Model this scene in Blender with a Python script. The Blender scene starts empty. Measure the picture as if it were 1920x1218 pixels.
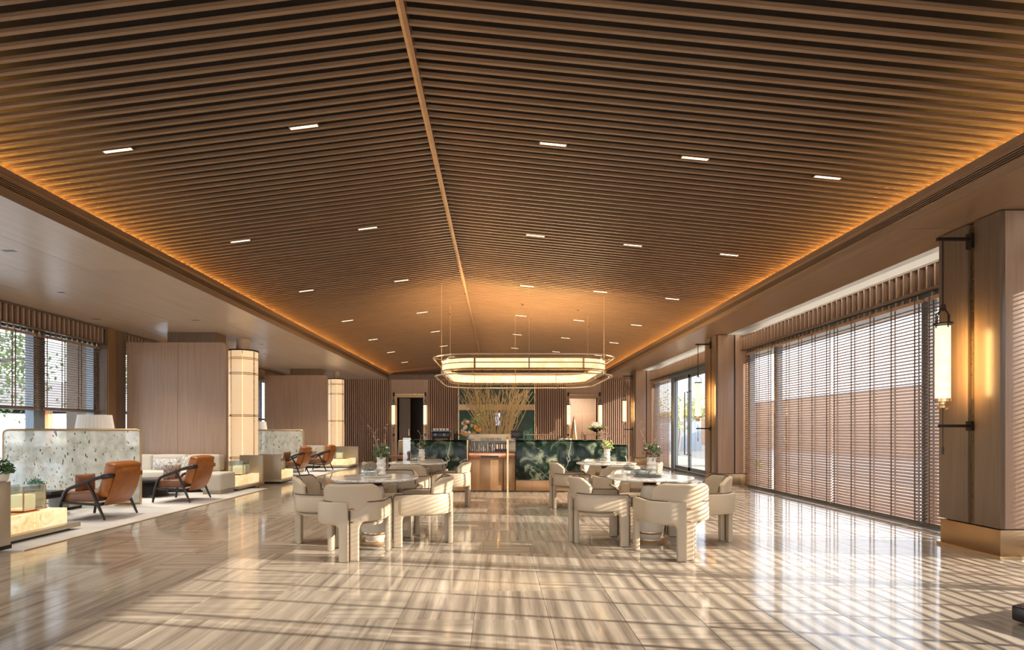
import bpy, bmesh, math, random
from mathutils import Vector, Matrix
random.seed(7)
S = bpy.context.scene
COL = S.collection
R = math.radians
# ------------------------------------------------------------------ camera, sky, sun, exposure
F = 1067.0; H = 1.28
cam_d = bpy.data.cameras.new('camera'); cam = bpy.data.objects.new('camera', cam_d); COL.objects.link(cam)
cam.location = (0, 0, H); cam.rotation_euler = (R(90), 0, 0)
cam_d.sensor_width = 36; cam_d.lens = F / 1920 * 36
cam_d.shift_x = (960 - 933) / 1920; cam_d.shift_y = (807 - 609) / 1920
cam_d.clip_end = 300
S.camera = cam
S.view_settings.view_transform = 'Standard'; S.view_settings.look = 'None'
S.view_settings.gamma = 1; S.view_settings.use_curve_mapping = False
S.view_settings.exposure = 0.66
S.cycles.use_denoising = True
S.cycles.max_bounces = 9; S.cycles.diffuse_bounces = 5; S.cycles.glossy_bounces = 4
S.cycles.transparent_max_bounces = 16; S.cycles.transmission_bounces = 6
S.cycles.caustics_reflective = False; S.cycles.caustics_refractive = False
S.cycles.sample_clamp_indirect = 6

W = bpy.data.worlds.new('world'); S.world = W; W.use_nodes = True
wn, wl = W.node_tree.nodes, W.node_tree.links
wn.clear()
wo = wn.new('ShaderNodeOutputWorld'); wb = wn.new('ShaderNodeBackground')
wt = wn.new('ShaderNodeTexCoord'); ws = wn.new('ShaderNodeSeparateXYZ'); wr = wn.new('ShaderNodeValToRGB')
wl.new(wt.outputs['Generated'], ws.inputs[0]); wl.new(ws.outputs['Z'], wr.inputs[0])
wr.color_ramp.elements[0].position = 0.0; wr.color_ramp.elements[0].color = (0.95, 0.96, 1.0, 1)
wr.color_ramp.elements[1].position = 0.6; wr.color_ramp.elements[1].color = (0.68, 0.81, 1.0, 1)
wl.new(wr.outputs[0], wb.inputs[0]); wb.inputs[1].default_value = 2.35
wl.new(wb.outputs[0], wo.inputs[0])

sun_d = bpy.data.lights.new('sun', 'SUN'); sun = bpy.data.objects.new('sun', sun_d); COL.objects.link(sun)
sun_d.energy = 11.5; sun_d.color = (1.0, 0.86, 0.72); sun_d.angle = R(0.30)
sun.rotation_euler = Vector((-1, 0.19, -0.34)).to_track_quat('-Z', 'Y').to_euler()
sun.location = (30, -4, 12)

def area(name, loc, size, size_y, energy, color, direction, spread=180):
    d = bpy.data.lights.new(name, 'AREA'); d.shape = 'RECTANGLE'; d.size = size; d.size_y = size_y
    d.energy = energy; d.color = color; d.spread = R(spread)
    o = bpy.data.objects.new(name, d); COL.objects.link(o); o.location = loc
    v = Vector(direction).normalized()
    up = Vector((0, 1, 0)) if abs(v.y) < .9 else Vector((1, 0, 0))
    x = up if size > size_y else up.cross(-v).normalized()
    # local X = long axis along world Y unless the strip runs along X
    z = -v; x = (x - z * x.dot(z)).normalized(); y = z.cross(x)
    o.rotation_euler = Matrix((x, y, z)).transposed().to_euler()
    return o
AMBER = (1.0, 0.47, 0.10)
# cove strips lying on top of the fascias
for q in range(4):
    yy = 1.6 + 5.6 * q + 2.8
    area('cove_strip', (-5.05, yy, 3.725), 5.6, .03, 115, AMBER, (.75, 0, .66))
    area('cove_strip', (4.77, yy, 3.725), 5.6, .03, 115, AMBER, (-.75, 0, .66))
o = area('cove_strip', (0, 24.30, 3.69), 8.8, .02, 18, AMBER, (0, -.9, .45))

# ------------------------------------------------------------------ helpers
def cr(c): return (c[0], c[1], c[2], 1)
class Nodes:
    def __init__(s, name):
        s.m = bpy.data.materials.new(name); s.m.use_nodes = True
        s.n = s.m.node_tree.nodes; s.l = s.m.node_tree.links
        s.b = s.n['Principled BSDF']
    def new(s, t): return s.n.new(t)
    def link(s, a, b): s.l.new(a, b)
def plain(name, c, rough=.5, metal=0, emit=None, es=0, trans=0, ior=1.45, alpha=1, spec=.5):
    k = Nodes(name); b = k.b
    b.inputs['Base Color'].default_value = cr(c); b.inputs['Roughness'].default_value = rough
    b.inputs['Metallic'].default_value = metal; b.inputs['IOR'].default_value = ior
    b.inputs['Transmission Weight'].default_value = trans; b.inputs['Alpha'].default_value = alpha
    b.inputs['Specular IOR Level'].default_value = spec
    if emit: b.inputs['Emission Color'].default_value = cr(emit); b.inputs['Emission Strength'].default_value = es
    # slight surface unevenness so nothing is perfectly flat in tone
    if not emit and trans == 0:
        tc = k.new('ShaderNodeTexCoord'); nz = k.new('ShaderNodeTexNoise'); nz.inputs['Scale'].default_value = 14
        mr = k.new('ShaderNodeMapRange'); mr.inputs[3].default_value = rough * .85; mr.inputs[4].default_value = min(1, rough * 1.15)
        k.link(tc.outputs['Object'], nz.inputs['Vector']); k.link(nz.outputs[0], mr.inputs[0]); k.link(mr.outputs[0], b.inputs['Roughness'])
    return k.m
def grain(name, c1, c2, axis='Z', scale=9, stretch=14, rough=.4, metal=0, contrast=(.3, .7), c3=None, spec=.5, bump=.0, wide=None):
    """streaky procedural veneer or stone, streaks along axis"""
    k = Nodes(name); b = k.b
    tc = k.new('ShaderNodeTexCoord'); mp = k.new('ShaderNodeMapping')
    oi = k.new('ShaderNodeObjectInfo'); ge = k.new('ShaderNodeNewGeometry')
    ad = k.new('ShaderNodeMath'); ad.operation = 'ADD'; mu = k.new('ShaderNodeMath'); mu.operation = 'MULTIPLY'; mu.inputs[1].default_value = 37
    k.link(oi.outputs['Random'], ad.inputs[0]); k.link(ge.outputs['Random Per Island'], ad.inputs[1]); k.link(ad.outputs[0], mu.inputs[0])
    va = k.new('ShaderNodeVectorMath'); va.operation = 'ADD'
    cx = k.new('ShaderNodeCombineXYZ')
    for i in range(3): k.link(mu.outputs[0], cx.inputs[i])
    k.link(tc.outputs['Object'], va.inputs[0]); k.link(cx.outputs[0], va.inputs[1])
    k.link(va.outputs[0], mp.inputs[0])
    sc = [scale] * 3; sc['XYZ'.index(axis)] = scale / stretch
    mp.inputs['Scale'].default_value = sc
    nz = k.new('ShaderNodeTexNoise'); nz.inputs['Scale'].default_value = 1; nz.inputs['Detail'].default_value = 6; nz.inputs['Roughness'].default_value = .65
    k.link(mp.outputs[0], nz.inputs['Vector'])
    rp = k.new('ShaderNodeValToRGB'); e = rp.color_ramp.elements
    e[0].position = contrast[0]; e[0].color = cr(c1); e[1].position = contrast[1]; e[1].color = cr(c2)
    if c3:
        q = e.new((contrast[0] + contrast[1]) / 2); q.color = cr(c3)
    k.link(nz.outputs[0], rp.inputs[0]); 
    mx = k.new('ShaderNodeMix'); mx.data_type = 'RGBA'; mx.blend_type = 'MULTIPLY'
    mr = k.new('ShaderNodeMapRange'); mr.inputs[3].default_value = .86; mr.inputs[4].default_value = 1.08
    k.link(ad.outputs[0], mr.inputs[0]); mx.inputs[0].default_value = 1
    cc = k.new('ShaderNodeCombineColor')
    for i in range(3): k.link(mr.outputs[0], cc.inputs[i])
    k.link(rp.outputs[0], mx.inputs[6]); k.link(cc.outputs[0], mx.inputs[7]); k.link(mx.outputs[2], b.inputs['Base Color'])
    b.inputs['Roughness'].default_value = rough; b.inputs['Metallic'].default_value = metal
    b.inputs['Specular IOR Level'].default_value = spec
    if bump:
        bp = k.new('ShaderNodeBump'); bp.inputs['Strength'].default_value = bump; bp.inputs['Distance'].default_value = .002
        k.link(nz.outputs[0], bp.inputs['Height']); k.link(bp.outputs[0], b.inputs['Normal'])
    return k.m
def blotch(name, cols, scale=3, rough=.3, distort=1.5, emit=0, veins=None, trans=0, spec=.5, object_coords=True):
    """cloudy marble / alabaster; cols = [(pos, colour)...]; veins = (colour, scale, width)"""
    k = Nodes(name); b = k.b
    tc = k.new('ShaderNodeTexCoord'); nz = k.new('ShaderNodeTexNoise')
    nz.inputs['Scale'].default_value = scale; nz.inputs['Detail'].default_value = 8; nz.inputs['Distortion'].default_value = distort
    nz.inputs['Roughness'].default_value = .62
    k.link(tc.outputs['Object'], nz.inputs['Vector'])
    rp = k.new('ShaderNodeValToRGB'); e = rp.color_ramp.elements
    e[0].position, e[0].color = cols[0][0], cr(cols[0][1]); e[1].position, e[1].color = cols[-1][0], cr(cols[-1][1])
    for p, c in cols[1:-1]: e.new(p).color = cr(c)
    k.link(nz.outputs[0], rp.inputs[0]); out = rp.outputs[0]
    if veins:
        n2 = k.new('ShaderNodeTexNoise'); n2.inputs['Scale'].default_value = veins[1]; n2.inputs['Detail'].default_value = 3; n2.inputs['Distortion'].default_value = .8
        k.link(tc.outputs['Object'], n2.inputs['Vector'])
        r2 = k.new('ShaderNodeValToRGB'); f = r2.color_ramp.elements
        f[0].position = .5 - veins[2]; f[0].color = (0, 0, 0, 1); f[1].position = .5; f[1].color = (1, 1, 1, 1); f.new(.5 + veins[2]).color = (0, 0, 0, 1)
        k.link(n2.outputs[0], r2.inputs[0])
        mx = k.new('ShaderNodeMix'); mx.data_type = 'RGBA'
        k.link(r2.outputs[0], mx.inputs[0]); k.link(out, mx.inputs[6]); mx.inputs[7].default_value = cr(veins[0]); out = mx.outputs[2]
    k.link(out, b.inputs['Base Color']); b.inputs['Roughness'].default_value = rough
    b.inputs['Specular IOR Level'].default_value = spec
    if emit: k.link(out, b.inputs['Emission Color']); b.inputs['Emission Strength'].default_value = emit
    return k.m
def glassy(name, tint=(1, 1, 1), refl=.08, rough=0.0, haze=None, hz=0):
    """thin pane: see-through with a fresnel-like reflection and optional milky share"""
    k = Nodes(name); k.n.remove(k.b)
    out = k.n['Material Output']; tr = k.new('ShaderNodeBsdfTransparent'); tr.inputs[0].default_value = cr(tint)
    gl = k.new('ShaderNodeBsdfGlossy'); gl.inputs['Roughness'].default_value = rough
    fr = k.new('ShaderNodeLayerWeight'); fr.inputs[0].default_value = .5
    pw = k.new('ShaderNodeMath'); pw.operation = 'POWER'; pw.inputs[1].default_value = 4; k.link(fr.outputs['Facing'], pw.inputs[0])
    mm = k.new('ShaderNodeMath'); mm.operation = 'MULTIPLY_ADD'; mm.inputs[1].default_value = .8; mm.inputs[2].default_value = refl
    mm.use_clamp = True
    k.link(pw.outputs[0], mm.inputs[0])
    mx = k.new('ShaderNodeMixShader'); k.link(mm.outputs[0], mx.inputs[0]); k.link(tr.outputs[0], mx.inputs[1]); k.link(gl.outputs[0], mx.inputs[2])
    fin = mx.outputs[0]
    if haze:
        df = k.new('ShaderNodeBsdfTranslucent'); df.inputs[0].default_value = cr(haze)
        d2 = k.new('ShaderNodeBsdfDiffuse'); d2.inputs[0].default_value = cr(haze)
        m0 = k.new('ShaderNodeMixShader'); k.link(df.outputs[0], m0.inputs[1]); k.link(d2.outputs[0], m0.inputs[2])
        m2 = k.new('ShaderNodeMixShader'); m2.inputs[0].default_value = hz
        k.link(fin, m2.inputs[1]); k.link(m0.outputs[0], m2.inputs[2]); fin = m2.outputs[0]
    k.link(fin, out.inputs[0])
    return k.m

class MB:
    """collects simple solids and links them as ONE mesh object"""
    def __init__(s): s.v = []; s.f = []; s.sm = []
    def add(s, vs, fs, smooth=False):
        n = len(s.v); s.v += [tuple(v) for v in vs]
        s.f += [tuple(i + n for i in f) for f in fs]; s.sm += [smooth] * len(fs); return s
    def box(s, x0, x1, y0, y1, z0, z1, rot=None, at=None):
        vs = [Vector((x, y, z)) for x in (x0, x1) for y in (y0, y1) for z in (z0, z1)]
        if rot is not None: vs = [rot @ v for v in vs]
        if at is not None: vs = [v + Vector(at) for v in vs]
        return s.add(vs, [(0, 1, 3, 2), (4, 6, 7, 5), (0, 4, 5, 1), (2, 3, 7, 6), (0, 2, 6, 4), (1, 5, 7, 3)])
    def bbox(s, x0, x1, y0, y1, z0, z1, b=.01):
        """box with chamfered vertical and horizontal edges"""
        bm = bmesh.new(); bmesh.ops.create_cube(bm, size=1)
        for v in bm.verts: v.co = Vector(((x0 + x1) / 2 + v.co.x * (x1 - x0), (y0 + y1) / 2 + v.co.y * (y1 - y0), (z0 + z1) / 2 + v.co.z * (z1 - z0)))
        bmesh.ops.bevel(bm, geom=bm.edges[:], offset=b, segments=2, affect='EDGES', profile=.5)
        vs = [v.co.copy() for v in bm.verts]; bm.verts.index_update()
        fs = [[v.index for v in f.verts] for f in bm.faces]; bm.free()
        return s.add(vs, fs, True)
    def tube(s, pts, r, n=8, closed=False, cap=True, flat=1.0):
        pts = [Vector(p) for p in pts]; m = len(pts); rings = []
        rs = r if isinstance(r, (list, tuple)) else [r] * m
        up = None
        for i, p in enumerate(pts):
            a = pts[(i - 1) % m] if (closed or i) else p; b = pts[(i + 1) % m] if (closed or i < m - 1) else p
            t = (b - a).normalized()
            if up is None:
                up = Vector((0, 0, 1)) if abs(t.z) < .9 else Vector((1, 0, 0))
            x = t.cross(up)
            if x.length < 1e-4: x = t.orthogonal()
            x.normalize(); y = x.cross(t).normalized(); up = y
            rings.append([p + (x * math.cos(2 * math.pi * j / n) + y * flat * math.sin(2 * math.pi * j / n)) * rs[i] for j in range(n)])
        vs = [v for rg in rings for v in rg]; fs = []
        for i in range(m if closed else m - 1):
            k2 = (i + 1) % m
            for j in range(n):
                fs.append((i * n + j, i * n + (j + 1) % n, k2 * n + (j + 1) % n, k2 * n + j))
        if cap and not closed: fs += [tuple(range(n))[::-1], tuple((m - 1) * n + j for j in range(n))]
        return s.add(vs, fs, True)
    def cyl(s, x, y, z0, z1, r, n=16, r2=None): 
        return s.lathe(x, y, [(r, z0), (r if r2 is None else r2, z1)], n)
    def lathe(s, x, y, prof, n=20, sq=None):
        vs = []; fs = []; m = len(prof)
        for r, z in prof:
            for j in range(n):
                a = 2 * math.pi * j / n; vs.append((x + r * math.cos(a), y + r * math.sin(a) * (sq or 1), z))
        for i in range(m - 1):
            for j in range(n): fs.append((i * n + j, i * n + (j + 1) % n, (i + 1) * n + (j + 1) % n, (i + 1) * n + j))
        fs += [tuple(range(n))[::-1], tuple((m - 1) * n + j for j in range(n))]
        return s.add(vs, fs, True)
    def prism(s, poly, axis, a, b):
        """poly = 2-D outline; extruded along axis from a to b"""
        n = len(poly)
        def pt(p, t):
            return {'X': (t, p[0], p[1]), 'Y': (p[0], t, p[1]), 'Z': (p[0], p[1], t)}[axis]
        vs = [pt(p, a) for p in poly] + [pt(p, b) for p in poly]
        fs = [(i, (i + 1) % n, n + (i + 1) % n, n + i) for i in range(n)] + [tuple(range(n))[::-1], tuple(range(n, 2 * n))]
        return s.add(vs, fs)
    def ball(s, c, r, n=10, sz=1.0):
        m = n // 2 + 1; prof = [(max(1e-4, r * math.sin(math.pi * i / m)), c[2] - r * sz * math.cos(math.pi * i / m)) for i in range(m + 1)]
        return s.lathe(c[0], c[1], prof, n)
    def mesh(s, name, mat):
        me = bpy.data.meshes.new(name); me.from_pydata(s.v, [], s.f)
        me.polygons.foreach_set('use_smooth', s.sm)
        bm = bmesh.new(); bm.from_mesh(me); bmesh.ops.recalc_face_normals(bm, faces=bm.faces); bm.to_mesh(me); bm.free()
        if any(s.sm): 
            try: me.set_sharp_from_angle(angle=R(40))
            except Exception: pass
        me.materials.append(mat); return me
    def build(s, name, mat, parent=None, **kw):
        o = bpy.data.objects.new(name, s.mesh(name, mat)); COL.objects.link(o)
        if parent is not None: o.parent = parent
        return tag(o, **kw)
def tag(o, label=None, cat=None, group=None, kind=None):
    if label: o['label'] = label
    if cat: o['category'] = cat
    if group: o['group'] = group
    if kind: o['kind'] = kind
    return o
def empty(name, loc=(0, 0, 0), rz=0, **kw):
    o = bpy.data.objects.new(name, None); COL.objects.link(o); o.location = loc; o.rotation_euler = (0, 0, rz); o.empty_display_size = .1
    return tag(o, **kw)
def inst(src_mesh, name, parent, loc=(0, 0, 0), rot=(0, 0, 0), scale=(1, 1, 1)):
    o = bpy.data.objects.new(name, src_mesh); COL.objects.link(o); o.parent = parent; o.location = loc; o.rotation_euler = rot; o.scale = scale
    return o
KIDS = {}
def dup(root, loc=None, rz=None, label=None, group=None):
    def cp(o, par):
        c = o.copy(); COL.objects.link(c)
        if par is not None: c.parent = par
        for ch in list(o.children): cp(ch, c)
        return c
    r = cp(root, None)
    if loc is not None: r.location = loc
    if rz is not None: r.rotation_euler = (0, 0, rz)
    if label: r['label'] = label
    if group: r['group'] = group
    return r
def soft(name, verts, faces, mat, parent=None, thick=0, level=2, offset=-1, **kw):
    """cage -> (solidified) subdivided mesh, baked"""
    me = bpy.data.meshes.new(name); me.from_pydata([tuple(v) for v in verts], [], faces)
    o = bpy.data.objects.new(name, me); COL.objects.link(o)
    bm = bmesh.new(); bm.from_mesh(me); bmesh.ops.remove_doubles(bm, verts=bm.verts, dist=1e-5); bmesh.ops.recalc_face_normals(bm, faces=bm.faces); bm.to_mesh(me); bm.free()
    if thick:
        m = o.modifiers.new('s', 'SOLIDIFY'); m.thickness = thick; m.offset = offset; m.use_even_offset = True
    m = o.modifiers.new('u', 'SUBSURF'); m.levels = level; m.render_levels = level
    bpy.context.view_layer.update()
    dg = bpy.context.evaluated_depsgraph_get(); nm = bpy.data.meshes.new_from_object(o.evaluated_get(dg))
    o.modifiers.clear(); o.data = nm; nm.name = name
    nm.polygons.foreach_set('use_smooth', [True] * len(nm.polygons)); nm.materials.clear(); nm.materials.append(mat)
    if parent is not None: o.parent = parent
    return tag(o, **kw)
def softbox(name, x0, x1, y0, y1, z0, z1, mat, parent=None, puff=.0, level=2, tight=.12, rot=None, at=None, **kw):
    """cushion-like rounded box"""
    xs = [0, tight, .5, 1 - tight, 1]; w, d, h = x1 - x0, y1 - y0, z1 - z0
    t = tight * min(w, d, h) * 2.2
    def ax(a, b): return [a, a + min(t, (b - a) * .25), (a + b) / 2, b - min(t, (b - a) * .25), b]
    X, Y, Z = ax(x0, x1), ax(y0, y1), ax(z0, z1)
    bm = bmesh.new(); grid = {}
    def g(i, j, k):
        if (i, j, k) not in grid:
            p = Vector((X[i], Y[j], Z[k]))
            if puff:
                fx = 1 - abs(i - 2) / 2; fy = 1 - abs(j - 2) / 2; fz = 1 - abs(k - 2) / 2
                if k in (0, 4): p.z += puff * (1 if k == 4 else -1) * (fx ** .5 * fy ** .5)
                if j in (0, 4): p.y += puff * (1 if j == 4 else -1) * (fx ** .5 * fz ** .5)
                if i in (0, 4): p.x += puff * (1 if i == 4 else -1) * (fz ** .5 * fy ** .5)
            if rot is not None: p = rot @ p
            if at is not None: p += Vector(at)
            grid[(i, j, k)] = len(grid); pts.append(p)
        return grid[(i, j, k)]
    pts = []; fs = []
    for a in range(4):
        for b in range(4):
            for c in (0, 4):
                fs += [(g(a, b, c), g(a + 1, b, c), g(a + 1, b + 1, c), g(a, b + 1, c)),
                       (g(a, c, b), g(a + 1, c, b), g(a + 1, c, b + 1), g(a, c, b + 1)),
                       (g(c, a, b), g(c, a + 1, b), g(c, a + 1, b + 1), g(c, a, b + 1))]
    bm.free()
    return soft(name, pts, fs, mat, parent, level=level, **kw)
def fy(py): return H * F / (py - 807.0)                 # depth of a floor point seen in row py
def wx(px, Y): return (px - 933.0) * Y / F
def wz(py, Y): return H + (807.0 - py) * Y / F

# ------------------------------------------------------------------ materials
M = {}
M['veneer_mid'] = grain('veneer_mid', (.24, .155, .095), (.30, .20, .125), 'Y', 16, 22, .30)
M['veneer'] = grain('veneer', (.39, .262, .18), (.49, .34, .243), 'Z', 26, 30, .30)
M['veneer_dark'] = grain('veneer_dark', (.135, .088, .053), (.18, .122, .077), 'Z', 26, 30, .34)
M['veneer_y'] = grain('veneer_y', (.47, .36, .26), (.56, .44, .33), 'Y', 16, 22, .30)
M['slat'] = grain('slat', (.21, .125, .067), (.30, .185, .105), 'X', 20, 25, .42)
M['slat_back'] = plain('slat_back', (.014, .008, .005), .8)
M['blind'] = grain('blind', (.34, .21, .13), (.45, .29, .185), 'Y', 18, 25, .42)
M['wall_slat'] = grain('wall_slat', (.44, .275, .18), (.56, .36, .245), 'Z', 24, 30, .4)
M['wall_back'] = plain('wall_back', (.15, .085, .055), .6)
M['brass'] = plain('brass', (.66, .45, .22), .28, 1)
M['brass_matt'] = plain('brass_matt', (.60, .42, .24), .42, .9)
M['bronze'] = plain('bronze', (.42, .27, .14), .3, .85)
M['dark_metal'] = plain('dark_metal', (.03, .022, .018), .4, .6)
M['steel'] = plain('steel', (.20, .24, .27), .4, .5)
M['white_paint'] = plain('white_paint', (.82, .79, .74), .7)
M['glass'] = glassy('glass', (.97, .99, 1.0), .05)
M['clear'] = glassy('clear', (.93, .96, .95), .12)
M['tile_x'] = grain('tile_x', (.185, .15, .12), (.46, .395, .315), 'X', 17, 26, .085, contrast=(.30, .66), c3=(.34, .29, .23), spec=.36)
M['tile_y'] = grain('tile_y', (.185, .15, .12), (.46, .395, .315), 'Y', 17, 26, .085, contrast=(.30, .66), c3=(.34, .29, .23), spec=.36)
M['grout'] = plain('grout', (.20, .15, .11), .5)
M['leather_cream'] = plain('leather_cream', (.50, .405, .285), .42)
M['leather_taupe'] = plain('leather_taupe', (.34, .28, .205), .45)
M['piping'] = plain('piping', (.085, .055, .04), .5)
M['table_marble'] = blotch('table_marble', [(.3, (.62, .60, .56)), (.55, (.80, .78, .74)), (.8, (.86, .85, .82))], 5, .13, veins=((.45, .42, .38), 3, .02))
M['lacquer_cream'] = plain('lacquer_cream', (.74, .68, .58), .22)
M['black'] = plain('black', (.018, .015, .014), .3)
M['green_marble'] = blotch('green_marble', [(.40, (.005, .014, .010)), (.50, (.022, .040, .027)), (.56, (.10, .135, .085)), (.66, (.36, .39, .28))], 3.4, .2, distort=1.1, spec=.28, veins=((.62, .66, .55), .9, .0025))
M['copper'] = plain('copper', (.62, .30, .17), .22, 1)
M['alabaster'] = blotch('alabaster', [(.3, (1.0, .62, .28)), (.5, (1.0, .76, .44)), (.7, (1.0, .86, .58))], 4, .5, emit=.62)
M['alabaster_box'] = blotch('alabaster_box', [(.32, (.80, .46, .17)), (.5, (1.0, .76, .42)), (.68, (1.0, .90, .62))], 6, .4, emit=.5)
M['column_glow'] = blotch('column_glow', [(.3, (1.0, .70, .40)), (.7, (1.0, .80, .54))], .8, .5, emit=.36)
M['lamp_glow'] = blotch('lamp_glow', [(.3, (1.0, .76, .38)), (.7, (1.0, .86, .52))], 7, .5, emit=.9)
M['led'] = plain('led', (1, .9, .8), .5, emit=(1, .80, .60), es=2.2)
M['led_dim'] = plain('led_dim', (1, .9, .8), .5, emit=(1, .80, .58), es=1.3)
M['leather_orange'] = blotch('leather_orange', [(.3, (.30, .092, .014)), (.7, (.42, .145, .024))], 5, .34)
M['leather_brown'] = blotch('leather_brown', [(.3, (.20, .085, .042)), (.7, (.29, .13, .065))], 6, .38)
M['black_wood'] = plain('black_wood', (.028, .022, .020), .32)
M['sofa'] = plain('sofa', (.66, .61, .52), .8)
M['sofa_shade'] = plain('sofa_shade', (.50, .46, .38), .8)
M['pattern'] = blotch('pattern', [(.40, (.10, .10, .12)), (.5, (.62, .60, .56)), (.7, (.80, .77, .70))], 22, .7)
M['champagne'] = plain('champagne', (.50, .43, .32), .38, .35)
M['rug'] = grain('rug', (.58, .57, .545), (.74, .73, .70), 'X', 3, 3, .95, contrast=(.35, .7))
M['shade'] = plain('shade', (.90, .87, .80), .8)
M['ceramic'] = plain('ceramic', (.86, .80, .70), .35)
M['leaf'] = plain('leaf', (.07, .14, .05), .6)
M['leaf_light'] = plain('leaf_light', (.30, .38, .10), .6)
M['leaf_teal'] = plain('leaf_teal', (.10, .26, .17), .6)
M['petal_pink'] = plain('petal_pink', (.78, .50, .42), .7)
M['petal_orange'] = plain('petal_orange', (.85, .36, .10), .7)
M['petal_white'] = plain('petal_white', (.88, .84, .76), .7)
M['petal_wine'] = plain('petal_wine', (.30, .07, .06), .7)
M['twig'] = plain('twig', (.45, .33, .24), .7)
M['branch'] = plain('branch', (.38, .29, .15), .65)
M['ext_ground'] = plain('ext_ground', (.84, .82, .78), .8)
M['ext_paving'] = plain('ext_paving', (.46, .38, .30), .8)
M['ext_wall'] = grain('ext_wall', (.42, .26, .16), (.52, .33, .21), 'Y', 5, 8, .7)
M['ext_white'] = plain('ext_white', (.8, .8, .78), .8)
M['ext_grey'] = plain('ext_grey', (.46, .52, .58), .8)
M['ext_roof'] = plain('ext_roof', (.14, .13, .13), .8)
M['ext_orange'] = plain('ext_orange', (.62, .22, .09), .7)
M['bark'] = grain('bark', (.20, .17, .15), (.36, .32, .28), 'Z', 12, 5, .9)
M['foliage'] = plain('foliage', (.26, .38, .10), .7)
M['foliage_dark'] = plain('foliage_dark', (.12, .22, .06), .7)
M['carpet_dark'] = plain('carpet_dark', (.05, .04, .035), .9)
M['stone_green'] = blotch('stone_green', [(.3, (.010, .035, .028)), (.55, (.014, .075, .05)), (.75, (.05, .15, .10))], 2.2, .4)

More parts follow.
